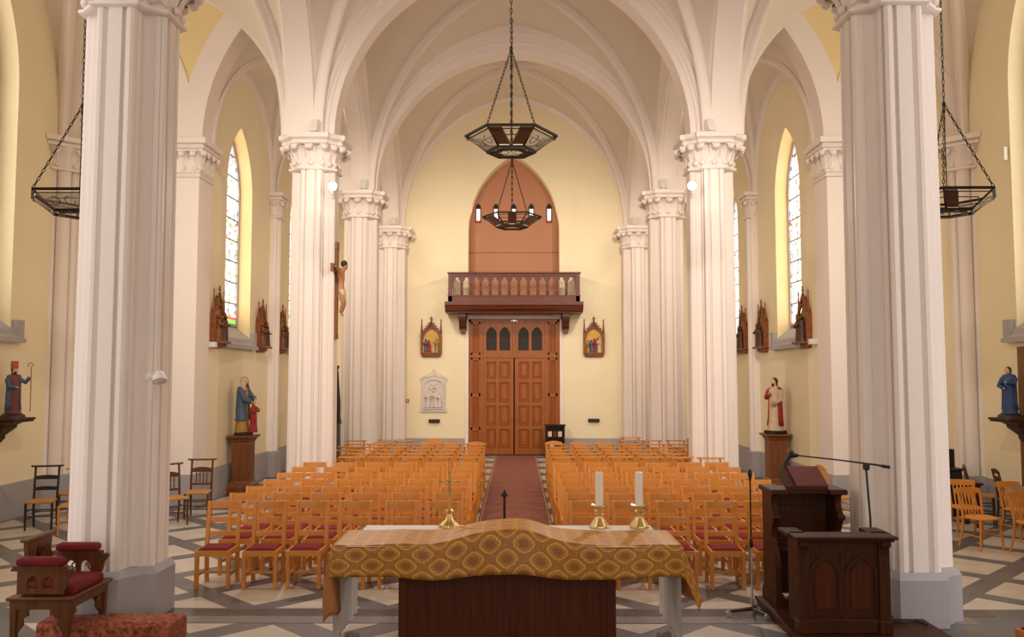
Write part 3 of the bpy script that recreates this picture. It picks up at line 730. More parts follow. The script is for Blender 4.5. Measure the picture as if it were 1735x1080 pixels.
for sd in (-1, 1):
    MB().bb(min(1.88 * sd, 2.0 * sd), max(1.88 * sd, 2.0 * sd), -D - .03, -D + .09, .30, 1.15).build('post', 'balcony_wood', bal)
    for za, zb_ in ((.30, .50), (1.09, 1.2)): MB().bb(min(1.92 * sd, 2.0 * sd), max(1.92 * sd, 2.0 * sd), -D, 0, za, zb_).build('side_rail', 'balcony_wood', bal)
    for q in range(4):
        MB().bb(min(1.94 * sd, 1.98 * sd), max(1.94 * sd, 1.98 * sd), -.2 - q * .19, -.15 - q * .19, .5, 1.1).build('side_baluster', 'balcony_wood', bal)
    br = MB()
    pr_ = [(-.70, -.02), (-.70, -.14), (-.60, -.20), (-.55, -.26), (-.40, -.30), (-.32, -.42), (-.22, -.46), (-.20, -.52), (0, -.52), (0, -.02)]
    br.prism(pr_[::-1], 1.6 * sd - .11, 1.6 * sd + .11, 'x')
    br.bb(1.6 * sd - .14, 1.6 * sd + .14, -.3, 0, -.18, -.06).bb(1.6 * sd - .08, 1.6 * sd + .08, -.22, 0, -.62, -.5)
    br.build('bracket', 'balcony_wood', bal)
    tag(MB().bb(-.10, .10, -.12, .0, -.06, .06, .01).build('emergency_light', 'grey_box'), 'small grey lamp box under the %s end of the balcony' % ('left' if sd < 0 else 'right'), 'lamp').location = (1.38 * sd, YW - .10, 4.335)
NB = 13; pit = 3.76 / NB
def arcade_plate():
    """one bay of the balustrade: board with a trefoil-headed opening and half spandrel eyes"""
    mb = MB(); w_ = pit / 2; y0, y1 = -.02, .02
    hole = [(.10, .50)] + [(.10, .86)] + [(.098 - .0, .90), (.085, .94), (.06, .97), (.045, .985), (.05, 1.01), (.04, 1.035), (0.0, 1.05)]
    pts = hole
    V = []; F = []
    full = [(x, z) for x, z in pts] + [(-x, z) for x, z in reversed(pts[:-1])]
    for yy in (y0, y1):
        for x, z in full: V.append((x, yy, z))
        for x, z in full:
            if z >= .86: V.append((x / .10 * w_ if z < .9 else (w_ if x > 0 else -w_) if abs(x) > .03 else 0, yy, 1.10 if z > .95 else z))
            else: V.append(((w_ if x > 0 else -w_) * .32 + x * .68, yy, z))
    n = len(full)
    for i in range(n - 1):
        F += [(i, i + 1, n + i + 1, n + i), (2 * n + i + 1, 2 * n + i, 3 * n + i, 3 * n + i + 1), (i + 1, i, 2 * n + i, 2 * n + i + 1)]
    mb.add(V, F); return mb.mesh('arcade_bay', 'balcony_wood')
AM = arcade_plate()
for i in range(NB): link('arcade_bay', AM, bal, (-1.88 + pit * (i + .5), -D + .02, 0))
BM = MB().lathe([(.03, .5), (.04, .52), (.04, .55), (.024, .57), (.024, .80), (.034, .82), (.034, .85), (.028, .88)], n=8).mesh('baluster', 'balcony_wood', 40)
for i in range(1, NB): link('baluster', BM, bal, (-1.88 + pit * i, -D + .02, 0))

# five little lancets in the back of the niche
for i in range(5):
    x = -1.16 + .571 * i
    wn = structure(empty('window_%d' % (11 + i), (x, YW + .5, 7.40)), 'tiny lit lancet, number %d from the left in the brown niche' % (i + 1))
    pl = [(-.085, 0), (.085, 0)] + [(-a, .47 + z) for a, z in arch_full(.085, .15, 0, 6)]
    MB().prism(pl, -.03, -.005, 'y').build('window_frame', 'black_iron', wn)
    MB().bb(-.055, .055, -.04, -.028, .08, .44).build('pane', 'small_window', wn)
    MB().bb(-.055, .055, -.04, -.028, .03, .07).build('pane', 'red_glass', wn)

# ================================================================== CARPET
cp = tag(MB().bb(-.58, .68, 10.2, 26.7, 0, .012).build('aisle_carpet', 'carpet'), 'long reddish brown runner carpet down the middle aisle', 'carpet')
for x in (-.55, .645): MB().bb(x, x + .012, 10.22, 26.68, .012, .0145).build('border_stitch', 'carpet_edge', cp)

# ================================================================== CHAIRS
def chair_common(root, m_wood, sw=.40, sd_=.40, sh=.45, legs=True, lt=.042):
    for sx in (-1, 1):
        MB().box((sx * (sw / 2 - lt / 2), -sd_ / 2 + lt / 2, (sh - .005) / 2), (lt, lt, sh - .005), 0, .004).build('leg', m_wood, root)
def ladder_chair():
    r = empty('ladder_back_chair')
    w_, d_ = .41, .40
    lt = .042
    chair_common(r, 'oak', w_, d_)
    for sx in (-1, 1):
        x = sx * (w_ / 2 - lt / 2)
        MB().loft([[(x - lt / 2, y - lt / 2, z), (x + lt / 2, y - lt / 2, z), (x + lt / 2, y + lt / 2, z), (x - lt / 2, y + lt / 2, z)] for y, z in ((.20, 0), (.18, .25), (.18, .46), (.215, .72), (.262, .965))]).build('back_post', 'oak', r)
        MB().bar((x, -.18, .155), (x, .18, .165), .022, .03).build('stretcher', 'oak', r)
    MB().bar((-w_ / 2 + .03, 0, .16), (w_ / 2 - .03, 0, .16), .022, .03).build('stretcher', 'oak_flat', r)
    ap = MB().bb(-w_ / 2 + .02, w_ / 2 - .02, -.195, -.165, .385, .448).bb(-w_ / 2 + .02, w_ / 2 - .02, .165, .19, .385, .448)
    for sx in (-1, 1): ap.bb(min(sx * .20, sx * .17), max(sx * .20, sx * .17), -.19, .19, .385, .450)
    ap.build('seat_frame', 'oak_flat', r)
    cu = MB()
    def rr(e, z): return [(-.175 + e, -.172 + e, z), (.175 - e, -.172 + e, z), (.175 - e, .165 - e, z), (-.175 + e, .165 - e, z)]
    cu.loft([rr(0, .43), rr(0, .455), rr(.02, .472), rr(.06, .48)]).build('cushion', 'red_velvet', r)
    for z, h_, y in ((.92, .085, .252), (.745, .06, .218), (.58, .055, .198)):
        s_ = MB(); n = 5; rings = []
        for i in range(n + 1):
            x = -.175 + .35 * i / n; yb = y + .018 * (1 - (2 * i / n - 1) ** 2)
            rings.append([(x, yb - .009, z - h_ / 2), (x, yb + .009, z - h_ / 2), (x, yb + .011 + h_ * .06, z + h_ / 2), (x, yb - .007 + h_ * .06, z + h_ / 2)])
        s_.loft(rings).build('slat', 'oak_flat', r)
    return r
def prayer_chair(m_wood, m_flat, arched=0, spindles=False):
    """church chair with a straw seat and either a broad flat arm board on top or an arched crest rail"""
    r = empty('prayer_chair')
    for sx in (-1, 1):
        MB().tube([(sx * .195, -.19, 0), (sx * .195, -.19, .2), (sx * .195, -.185, .45)], [.015, .019, .021], 8).build('leg', m_wood, r, 40)
        top = .985 if not arched else .93
        MB().tube([(sx * .175, .215, 0), (sx * .175, .175, .25), (sx * .175, .17, .46), (sx * .178, .20, .72), (sx * .18, .245, top)], [.015, .018, .02, .018, .017], 8).build('back_post', m_wood, r, 40)
        for z in (.17, .30): MB().tube([(sx * .19, -.18, z), (sx * .175, .18, z)], .009, 6).build('stretcher', m_wood, r, 40)
    for y, z, h_ in ((-.188, .22, .19), (-.188, .33, .19), (.18, .25, .17)): MB().tube([(-h_, y, z), (h_, y, z)], .009, 6).build('stretcher', m_wood, r, 40)
    st = MB(); st.loft([[(-.21 + e, -.21 + e, z), (.21 - e, -.21 + e, z), (.18 - e, .18 - e, z), (-.18 + e, .18 - e, z)] for e, z in ((.02, .425), (0, .435), (0, .455), (.02, .468), (.1, .462))])
    st.build('straw_seat', 'straw', r)
    def rail(z, h_, y, nm='slat', bow=0.0):
        n = 6; rings = []
        for i in range(n + 1):
            t = 2 * i / n - 1; x = .175 * t; yb = y + .012 * (1 - t * t); zz = bow * (1 - t * t)
            rings.append([(x, yb - .009, z - h_ / 2), (x, yb + .009, z - h_ / 2), (x, yb + .010, z + h_ / 2 + zz), (x, yb - .008, z + h_ / 2 + zz)])
        MB().loft(rings).build(nm, m_flat, r)
    if not spindles:
        rail(.80, .055, .218, bow=.015); rail(.62, .05, .19, bow=.015)
    else:
        rail(.80, .06, .218, bow=.03); rail(.56, .035, .185)
        for x in (-.09, -.03, .03, .09): MB().lathe([(.007, .57), (.011, .62), (.007, .66), (.011, .72), (.007, .78)], (x, .2, 0), 6).build('spindle', m_wood, r, 40)
    if not arched:
        b_ = MB(); b_.loft([[(x, .235 - w_, z), (x, .255 + w_, z), (x, .255 + w_, z + .022), (x, .235 - w_, z + .022)] for x, w_, z in ((-.245, .02, .985), (-.225, .045, .98), (-.1, .05, .978), (.1, .05, .978), (.225, .045, .98), (.245, .02, .985))]).build('top_board', m_flat, r)
    else:
        n = 10; rings = []
        for i in range(n + 1):
            t = 2 * i / n - 1; x = .20 * t; z1 = .93 + .055 * math.cos(t * 1.35) ** 1 * arched; z0 = .885
            rings.append([(x, .225, z0), (x, .25, z0), (x, .262, z1), (x, .235, z1)])
        MB().loft(rings).build('crest_rail', m_flat, r)
    return r
def slat_chair():
    """cafe chair: rounded wooden seat, wide top rail, five upright slats"""
    r = empty('slat_back_chair')
    for sx in (-1, 1):
        MB().tube([(sx * .185, -.19, 0), (sx * .165, -.17, .44)], [.014, .019], 8).build('leg', 'oak', r, 40)
        MB().tube([(sx * .19, .24, 0), (sx * .165, .18, .30), (sx * .165, .175, .46), (sx * .18, .22, .70), (sx * .19, .262, .83)], [.014, .018, .019, .017, .015], 8).build('back_post', 'oak', r, 40)
        MB().tube([(sx * .175, -.18, .2), (sx * .175, .2, .2)], .009, 6).build('stretcher', 'oak', r, 40)
    MB().tube([(-.175, -.18, .3), (.175, -.18, .3)], .010, 6).build('stretcher', 'oak', r, 40)
    st = MB(); n = 20
    def sq(e, z):
        o = []
        for k in range(n):
            a = 2 * math.pi * k / n; c, s_ = math.cos(a), math.sin(a); q = (abs(c) ** 3.2 + abs(s_) ** 3.2) ** (-1 / 3.2)
            o.append(((.205 - e) * c * q, (.20 - e) * s_ * q - .0, z))
        return o
    st.loft([sq(.02, .43), sq(0, .438), sq(0, .455), sq(.015, .465), sq(.07, .455)]).build('seat', 'oak_flat', r, 40)
    rings = []
    for i in range(9):
        t = i / 4 - 1; x = .215 * t; y = .262 + .03 * (1 - t * t); h_ = .045 - .012 * t ** 4
        rings.append([(x, y - .011, .80 - h_), (x, y + .011, .80 - h_), (x, y + .018, .80 + h_), (x, y - .004, .80 + h_)])
    MB().loft(rings).build('top_rail', 'oak_flat', r)
    for i in range(5):
        x = -.10 + .05 * i; MB().bar((x, .175, .455), (x * 1.1, .275, .77), .022, .010, (0, 1, 0)).build('slat', 'oak', r)
    return r
used = set()
def put(proto, x, y, rz, label, cat, group):
    o = proto if proto.name not in used else copy_tree(proto)
    used.add(proto.name); o.location = (x, y, 0.0); o.rotation_euler = (0, 0, rz)
    return tag(o, label, cat, group)
ORD = ['first', 'second', 'third', 'fourth', 'fifth', 'sixth', 'seventh', 'eighth']
P_LAD = ladder_chair()
P_PRA = prayer_chair('oak', 'oak_flat')
P_ARC = prayer_chair('oak', 'oak_flat', arched=1.0)
rng = random.Random(3)
rows_lad = [10.40, 11.13, 11.78, 12.58, 13.44, 14.28, 15.05]
rows_pra = [15.72, 16.42, 17.12, 17.90, 18.60]
def xs_of(sd): return [(-.81 - .536 * i) if sd < 0 else (.93 + .544 * i) for i in range(6)]
for sd, blk in ((-1, 'left'), (1, 'right')):
    for ri, y in enumerate(rows_lad):
        for ci, x in enumerate(xs_of(sd)):
            lab = 'oak ladder-back chair, red cushion, %s row from altar, %s from carpet, %s block' % (ORD[ri], ORD[ci], blk)
            put(P_LAD, x + rng.uniform(-.02, .02), y + rng.uniform(-.025, .025), R(rng.uniform(-2.5, 2.5)), lab, 'chair', 'ladder-back chairs in the front rows')
    for ri, y in enumerate(rows_pra):
        for ci, x in enumerate(xs_of(sd)):
            if ci == 5 and (ri == 1 or (ri == 0 and sd < 0)): continue
            if ci == 5: x -= .03 * sd
            if ci == 5 and ri == 0: y = 15.58
            lab = 'prayer chair with flat arm board, %s such row, %s from carpet, %s block' % (ORD[ri], ORD[ci], blk)
            put(P_PRA, x + rng.uniform(-.012, .012), y + rng.uniform(-.03, .03), R(rng.uniform(-2, 2)), lab, 'chair', 'prayer chairs in the rear rows')
    for ci, x in enumerate(xs_of(sd)):
        arch_ = ci in (0, 1, 2, 4) if sd < 0 else ci in (0, 1, 2)
        lab = 'chair with %s in the last row, %s from carpet, %s block' % ('rounded crest rail' if arch_ else 'flat arm board', ORD[ci], blk)
        put(P_ARC if arch_ else P_PRA, x * 1.03, 19.6 + rng.uniform(-.1, .15), R(rng.uniform(-5, 5)), lab, 'chair', 'chairs of the last row')
put(P_ARC, -1.85, 20.5, R(4), 'tall rounded-crest chair standing alone behind the last left row', 'chair', None)
put(P_PRA, 2.8, 20.6, R(-10), 'flat-topped prayer chair against the wall beside the last right column', 'chair', None)
# old chairs in the transepts and aisles
P_BLK = prayer_chair('black_wood', 'black_wood'); P_BRN = prayer_chair('brown_wood', 'brown_wood'); P_SPI = prayer_chair('brown_wood', 'brown_wood', spindles=True)
put(P_BLK, -7.72, 14.2, R(14), 'black prayer chair with straw seat under the bishop statue', 'chair', 'old chairs in the left transept')
put(P_BRN, -7.62, 15.1, R(-14), 'brown prayer chair behind the black one in the left transept', 'chair', 'old chairs in the left transept')
put(P_PRA, -6.93, 13.75, R(8), 'light straw prayer chair beside the thick left column', 'chair', 'old chairs in the left transept')
put(P_BLK, -6.85, 15.45, R(4), 'black prayer chair half hidden behind the thick left column', 'chair', 'old chairs in the left transept')
put(P_SPI, -5.55, 15.3, R(8), 'dark spindle-back prayer chair against the flat left pier', 'chair', 'old chairs in the left transept')
put(P_SPI, -5.72, 14.55, R(40), 'dark spindle-back chair emerging from behind the thick left column', 'chair', 'old chairs in the left transept')
P_SLA = slat_chair()
for x, y, rz, lab in ((6.40, 13.15, -25, 'light slat-back chair cut by the thick right column'), (6.83, 12.62, 12, 'light slat-back chair standing nearest in the right transept'),
                      (7.34, 12.2, 18, 'light slat-back chair cut by the right picture edge'), (7.12, 13.6, -12, 'light slat-back chair behind the one beside the column, right transept'),
                      (7.83, 13.35, 10, 'light slat-back chair in the second row at the right picture edge')):
    put(P_SLA, x, y, R(rz), lab, 'chair', 'slat-back chairs in the right transept')
P_ARB = prayer_chair('brown_wood', 'brown_wood', arched=.6)
put(P_ARB, 8.05, 14.9, R(60), 'brown open-backed chair against the corner wall, right transept', 'chair', None)
put(P_ARB, 8.25, 14.3, R(75), 'darker brown chair below the blue statue console', 'chair', None)
put(P_ARC, 5.50, 14.75, R(95), 'honey wood chair seen between the ambo and the thick right column', 'chair', None)

# ================================================================== ALTAR
alt = tag(empty('altar', (0, 8.28, 0)), 'dark wooden altar table with broad solid pedestal in the foreground', 'altar')
MB().bb(-1.5, 1.5, -.52, .52, .90, .985, .01).build('table_top', 'altar_wood', alt)
pd = MB().bb(-.98, .98, -.40, .40, .06, .90).build('pedestal', 'altar_wood', alt)
MB().bb(-1.02, 1.02, -.44, .44, 0, .08, .01).build('plinth', 'altar_wood', alt)
for x in (-.98, .90): MB().bb(x, x + .08, -.415, -.40, .08, .90).build('corner_strip', 'altar_wood', alt)
# white linen: top and two ends hanging to near the floor
wc = MB(); rows = []; prof = []
LH = .86
for i in range(31):
    t = i / 30 * (3.06 + 2 * LH) - LH - 1.53
    if t < -1.53: prof.append((-1.53 - .012, -(-1.53 - t), -1))
    elif t > 1.53: prof.append((1.53 + .012, -(t - 1.53), 1))
    else: prof.append((t, 0, 0))
for x, dz, s_ in prof:
    row = []
    for j in range(17):
        y = -.545 + 1.09 * j / 16
        f = min(1, -dz / .3) if s_ else 0
        row.append((x + s_ * f * (.018 * math.sin(j * 1.9) + .012 * math.sin(j * 4.1 + 1)), 8.28 + y * (1 - .06 * f), .992 + dz))
    rows.append(row)
wc.loft(rows, caps=False, closed=False)
lin_ = tag(wc.build('altar_linen', 'white_cloth', None, 60), 'white linen altar cloth hanging at both ends of the altar', 'tablecloth')
lace = mat('lace', (232, 214, 214), 0.9, vary=0.1, scale=60, bump=0.5, bscale=90)
for s_ in (-1, 1):
    l_ = MB(); rr = []
    for i in range(6):
        rr.append([(s_ * (1.56 + .01 * i + .02 * math.sin(j * 1.3 + i)), 7.77 + .98 * j / 24, .135 - .018 * i + (.008 * math.sin(j * 2.6) if i == 5 else 0)) for j in range(25)])
    l_.loft(rr, caps=False, closed=False).build('lace_hem', 'lace', lin_, 60)
# golden brocade laid across the priest's side, bulging over something in the middle
def gold_cloth():
    mb = MB(); uv = []
    NU, NV = 96, 36
    U0, U1 = -1.56 - .62, 1.56 + .53            # along the altar, ends hang
    V0, V1 = 8.50, 7.755 - .305                 # from the back edge to the hem over the front
    xe, ye, zt = 1.56, 7.755, 1.004
    rows = []
    for j in range(NV + 1):
        v = V0 + (V1 - V0) * j / NV; row = []
        for i in range(NU + 1):
            u = U0 + (U1 - U0) * i / NU
            bump = .135 * math.exp(-(abs(u + .02) / .46) ** 2.6) + .006 * math.sin(u * 5.0) + .004 * math.sin(u * 11)
            fade = min(1.0, max(0.0, (8.62 - v) / .25)); bump *= (.25 + .75 * fade)
            du = max(0, abs(u) - xe); dv = max(0, ye - v); s_ = 1 if u > 0 else -1
            x, y, z = max(-xe, min(xe, u)), max(ye, v), zt
            if du == 0 and dv == 0: z += bump
            elif du == 0:
                sag = 1 + .10 * math.cos(u * 2.2)
                y = ye - .018 * math.sin(min(1, dv / .06) * math.pi / 2) - .03 * dv - .012 * math.sin(u * 7) * dv / .26 - .02 * math.exp(-(u / .5) ** 2) * dv / .26
                z = zt + bump * (1 - .35 * dv / .305) - dv * sag
            else:
                rho = math.hypot(du, dv); ph = math.atan2(dv, du)
                if s_ > 0:                                   # right end: the corner swings out and shows its face
                    A = .30 * math.exp(-max(0, v - ye) / .22) + .03
                    al_ = A * (1 - ph / (math.pi / 2))
                    x = xe + rho * math.sin(al_) + .006; z = zt - rho * math.cos(al_) * .97
                    if dv > 0: y = ye - .02 - .05 * math.sin(2 * ph) * rho
                    else: y = max(ye, v) - .02 * math.exp(-(v - ye) / .1)
                elif dv == 0:                                # left end: hangs straight, drawn in towards the table at the corner
                    x = -(xe + .012 + .015 * math.sin(v * 14) * min(1, du / .2)) + .16 * max(0, du - .1) * max(0, (8.1 - v) / .35); z = zt - du
                else:
                    k = math.sin(2 * ph)
                    x = -(xe + .012 + .16 * k * rho) + .10 * max(0, rho - .3); y = ye - .012 - .10 * k * rho
                    z = zt - rho * .97
            row.append((x, y, z)); uv.append((u, v))
        rows.append(row)
    mb.loft(rows, caps=False, closed=False); mb.uv = uv
    mb.f = [f[::-1] for f in mb.f]
    return mb
gc = tag(gold_cloth().build('brocade_cloth', 'brocade', None, 80), 'gold brocade cloth with medallions draped over the front of the altar', 'altar cloth')
md = gc.modifiers.new('thick', 'SOLIDIFY'); md.thickness = .006; md.offset = -1; md.material_offset = 1
gc.data.materials.append(MATS['lining'])

# things on the altar
def candlestick(x, y, lab_s, lab_c):
    s_ = tag(empty('candlestick', (x, y, .995)), lab_s, 'candlestick', 'candlesticks on the altar')
    b_ = MB(); prof = [(.098, 0), (.10, .012), (.092, .022), (.075, .05), (.05, .085), (.035, .105), (.033, .115)]
    n = 8; rings = []
    for r_, z in prof:
        rings.append([((r_ * (1.05 if k % 2 == 0 else .9)) * math.cos(2 * math.pi * k / 16 + .39), (r_ * (1.05 if k % 2 == 0 else .9)) * math.sin(2 * math.pi * k / 16 + .39), z) for k in range(16)])
    b_.loft(rings).build('foot', 'brass', s_, 50)
    MB().lathe([(.03, .11), (.045, .12), (.045, .13), (.028, .14), (.028, .15), (.04, .165), (.03, .175), (.05, .19), (.062, .20)], n=16).build('knop', 'brass', s_, 50)
    d_ = MB(); rings = []
    for r_, z in ((.03, .195), (.06, .20), (.085, .215), (.088, .222), (.055, .212), (.035, .21)):
        rings.append([(r_ * (1 + .09 * math.cos(8 * a)) * math.cos(a), r_ * (1 + .09 * math.cos(8 * a)) * math.sin(a), z + (.006 * math.cos(8 * a) if r_ > .08 else 0)) for a in [2 * math.pi * k / 32 for k in range(32)]])
    d_.loft(rings).build('drip_pan', 'brass', s_, 50)
    c_ = tag(empty('candle', (x, y, 1.205)), lab_c, 'candle', 'candles on the altar')
    MB().lathe([(.038, 0), (.038, .33), (.036, .338), (.028, .342), (.012, .336)], n=20).build('wax_body', 'wax', c_, 50)
    MB().tube([(0, 0, .33), (.002, 0, .345), (.006, 0, .355)], .002, 5).build('wick', 'matt_black', c_)
candlestick(.915, 8.70, 'brass candlestick nearer the gold hump on the altar', 'thick white candle nearer the gold hump on the altar')
candlestick(1.315, 8.70, 'brass candlestick at the outer right corner of the altar', 'thick white candle at the outer right corner of the altar')
cr = tag(empty('altar_cross', (-.59, 8.70, .995)), 'small standing crucifix with silver gilt foot on the altar', 'crucifix')
b_ = MB(); rings = []
for r_, z in ((.095, 0), (.098, .015), (.075, .04), (.04, .08), (.028, .12), (.022, .135)):
    rings.append([(r_ * (1 + .12 * math.cos(6 * a) * (r_ > .06)) * math.cos(a), r_ * (1 + .12 * math.cos(6 * a) * (r_ > .06)) * math.sin(a), z) for a in [2 * math.pi * k / 36 for k in range(36)]])
b_.loft(rings).build('foot', 'brass', cr, 50)
MB().lathe([(.018, .13), (.035, .145), (.045, .16), (.03, .175), (.016, .185), (.022, .195)], n=16).build('knop', 'brass', cr, 50)
MB().bb(-.013, .013, -.007, .007, .19, .54).ball((0, 0, .545), .014, 8, 6).build('upright', 'gilded', cr)
MB().bb(-.085, .085, -.007, .007, .443, .463).ball((-.09, 0, .453), .012, 8, 6).ball((.09, 0, .453), .012, 8, 6).build('crossbar', 'gilded', cr)
MB().tube([(-.08, -.012, .462), (0, -.016, .445), (.08, -.012, .462)], .006, 6).tube([(0, -.018, .45), (0, -.02, .40), (.004, -.018, .345)], [.011, .010, .006], 6).ball((0, -.02, .468), .012, 8, 6).build('corpus', 'brass', cr, 60)

# ================================================================== MICROPHONES
ms = tag(empty('microphone_stand', (2.56, 9.18, 0)), 'tall thin chrome microphone stand on castors beside the ambo', 'microphone stand')
MB().tube([(0, 0, .06), (0, 0, .75)], .013, 8).build('lower_pole', 'chrome', ms, 40)
MB().tube([(0, 0, .72), (0, 0, 1.40)], .008, 8).lathe([(.016, .70), (.018, .72), (.018, .77), (.012, .79)], n=10).build('upper_pole', 'black_iron', ms, 40)
MB().lathe([(.008, 1.38), (.012, 1.42), (.020, 1.45), (.024, 1.475), (.022, 1.50), (.012, 1.52)], n=12).build('microphone', 'matt_black', ms, 50)
for ax, ay in ((-.26, -.06), (.10, -.20), (.06, .14)):
    lg = MB().tube([(0, 0, .07), (ax, ay, .055)], [.022, .015], 8).build('foot', 'iron_light', ms, 40)
    MB().lathe([(.03, -.012), (.034, -.006), (.034, .006), (.03, .012)], n=12).xf(Matrix.Translation((ax, ay, .036)) @ Matrix.Rotation(R(90), 4, 'X')).build('castor', 'chrome', lg, 40)
cm = tag(empty('altar_microphone', (-.05, 9.6, 0)), 'black floor microphone stand rising behind the altar in the aisle', 'microphone stand')
MB().tube([(0, 0, .02), (0, 0, 1.18)], .013, 8).build('pole', 'matt_black', cm, 40)
MB().lathe([(.14, 0), (.14, .012), (.03, .03), (.014, .05)], n=20).build('base', 'matt_black', cm, 40)
MB().box((0, 0, 1.19), (.05, .05, .05), 0, .01).tube([(-.035, 0, 1.19), (.035, 0, 1.19)], .012, 8).lathe([(.010, 1.21), (.012, 1.235), (.004, 1.25)], n=8).build('clamp', 'matt_black', cm)

# ================================================================== AMBO
pf = tag(MB().prism([(2.72, 7.7), (4.12, 7.7), (4.12, 8.70), (3.56, 8.70), (3.56, 9.58), (2.72, 9.58)], 0, .10).build('ambo_platform', 'dark_wood'), 'low dark wooden platform under the ambo and its desk', 'platform')
MB().prism([(2.70, 7.7), (2.72, 7.7), (2.72, 9.58), (2.70, 9.60)], .07, .102).build('nosing', 'dark_wood', pf)
am = tag(empty('ambo', (3.16, 9.3, .10)), 'tall dark oak ambo with scrolled sides carrying the red book', 'lectern')
S = [(-.23, 0), (-.23, .10), (-.20, .12), (-.20, .42), (-.17, .52), (-.10, .62), (-.065, .70), (-.075, .78), (-.12, .86), (-.16, .90), (-.16, .94), (-.10, 1.0), (-.07, 1.06), (-.09, 1.12), (-.12, 1.16), (.25, 1.16), (.25, .12), (.25, 0)]
for sd in (-1, 1):
    x0 = .34 * sd
    sp = MB().prism([(y, z) for y, z in S], x0 - .03, x0 + .03, 'x').build('side_panel', 'dark_wood', am)
    MB().bb(x0 - .045, x0 + .045, -.24, .26, 0, .11).bb(x0 - .038, x0 + .038, -.235, .255, .11, .14).build('foot_moulding', 'dark_wood', sp)
    MB().lathe([(.025, -.04), (.03, -.03), (.03, .03), (.025, .04)], n=14).xf(Matrix.Translation((x0, -.15, .92)) @ Matrix.Rotation(R(90), 4, 'Y')).build('scroll', 'dark_wood', sp, 40)
fp = MB().bb(-.34, .34, .20, .24, .05, 1.16).build('front_panel', 'dark_wood', am)
MB().bb(-.24, .24, .185, .20, .62, 1.0, .006).build('inner_panel', 'dark_wood', fp)
MB().bb(-.31, .31, -.05, .2, .55, .59).build('shelf', 'dark_wood', am)
for sd in (-1, 1): MB().bb(.31 * sd - .09, .31 * sd + .09, -.20, .28, 1.16, 1.215, .01).build('side_ledge', 'dark_wood', am)
MB().bb(-.24, .24, -.12, .28, 1.16, 1.20, .008).build('top_board', 'dark_wood', am)
MB().bar((0, -.10, 1.225), (0, .24, 1.40), .44, .02, (0, 0, 1)).bb(-.22, .22, -.125, -.10, 1.20, 1.245).build('book_rest', 'dark_wood', am)
bk = tag(empty('missal', (3.22, 9.35, 1.372)), 'large dark red leather book lying on the ambo', 'book')
bk.rotation_euler = (math.atan2(.175, .34), 0, 0)
MB().bb(-.165, .165, -.17, .20, .058, .064, .002).build('cover', 'leather_red', bk)
MB().bb(-.16, .16, -.165, .195, .008, .058).build('pages', 'paper', bk)
MB().bb(-.165, .165, -.17, .20, .0, .008, .002).build('cover', 'leather_red', bk)
MB().bb(-.17, -.16, -.17, .20, .0, .064, .002).build('spine', 'leather_red', bk)
kd = tag(empty('reading_desk', (3.16, 8.25, .10)), 'dark oak desk with two arched panels in front of the ambo', 'desk')
MB().bb(-.37, .37, -.02, .02, .08, .86).build('front_panel', 'dark_wood', kd)
for sd in (-1, 1):
    MB().bb(.38 * sd - .05, .38 * sd + .05, -.06, .06, .0, .86).bb(.38 * sd - .06, .38 * sd + .06, -.075, .07, 0, .12, .008).bb(.38 * sd - .06, .38 * sd + .06, -.075, .065, .80, .86, .008).build('corner_post', 'dark_wood', kd)
    MB().bb(.38 * sd - .025, .38 * sd + .025, .0, .32, .05, .86).build('side_return', 'dark_wood', kd)
    c_ = MB(); c_.prism([(-.10, .86), (-.10, .82), (-.07, .78), (-.055, .70), (-.05, .68), (-.05, .86)][::-1], .38 * sd - .035, .38 * sd + .035, 'x'); c_.build('corbel', 'dark_wood', kd)
    MB().bb(.40 * sd - .09, .40 * sd + .09, .05, .36, .875, .915, .008).build('top_return', 'dark_wood', kd)
MB().bb(-.36, .36, -.05, .05, .0, .13, .01).build('base_rail', 'dark_wood', kd)
MB().bb(-.36, .36, -.035, .03, .76, .86).build('frieze', 'dark_wood', kd)
MB().bb(-.45, .45, -.13, .10, .86, .885, .008).bb(-.475, .475, -.16, .12, .885, .915, .008).build('desk_top', 'dark_wood', kd)
for x in (-.17, .17):
    a_ = .125; zs_ = .52
    loop = [(x - a_, .20)] + [(x + u, zs_ + z) for u, z in arch_full(a_, .17, 0, 8)] + [(x + a_, .20)]
    lo2 = [(x - a_ - .03, .17)] + [(x + u, zs_ + z) for u, z in arch_full(a_, .17, .03, 8)] + [(x + a_ + .03, .17)]
    rg = [[(p[0], -.022, p[1]), (p[0], -.036, p[1]), (q[0], -.036, q[1]), (q[0], -.022, q[1])] for p, q in zip(loop, lo2)]; rg.append(rg[0])
    MB().loft(rg, caps=False).build('arched_moulding', 'dark_wood', kd)
    MB().prism([(x - a_ + .03, .23), (x + a_ - .03, .23)] + [(x - u, zs_ + z) for u, z in arch_full(a_, .17, -.03, 8)], -.027, -.018, 'y').build('arched_panel', 'altar_wood', kd)
for x in (-.335, 0, .335): MB().bb(x - .02, x + .02, -.032, -.02, .13, .76).build('stile', 'dark_wood', kd)
bs = tag(empty('boom_stand', (3.62, 8.66, .10)), 'black boom microphone stand reaching over the ambo', 'microphone stand')
MB().tube([(0, 0, .03), (-.01, .0, 1.0), (-.03, .02, 1.47)], .011, 8).build('pole', 'matt_black', bs, 40)
for a in (30, 150, 270): MB().tube([(0, 0, .16), (.24 * math.cos(R(a)), .12 * math.sin(R(a)), .012)], .009, 6).build('foot', 'matt_black', bs, 40)
MB().tube([(.19, -.02, 1.50), (.04, 0, 1.525), (-.30, .06, 1.565), (-.70, .12, 1.605)], [.011, .009, .007, .007], 8).tube([(.19, -.02, 1.50), (.11, -.01, 1.512)], .016, 8).build('boom', 'matt_black', bs, 40)
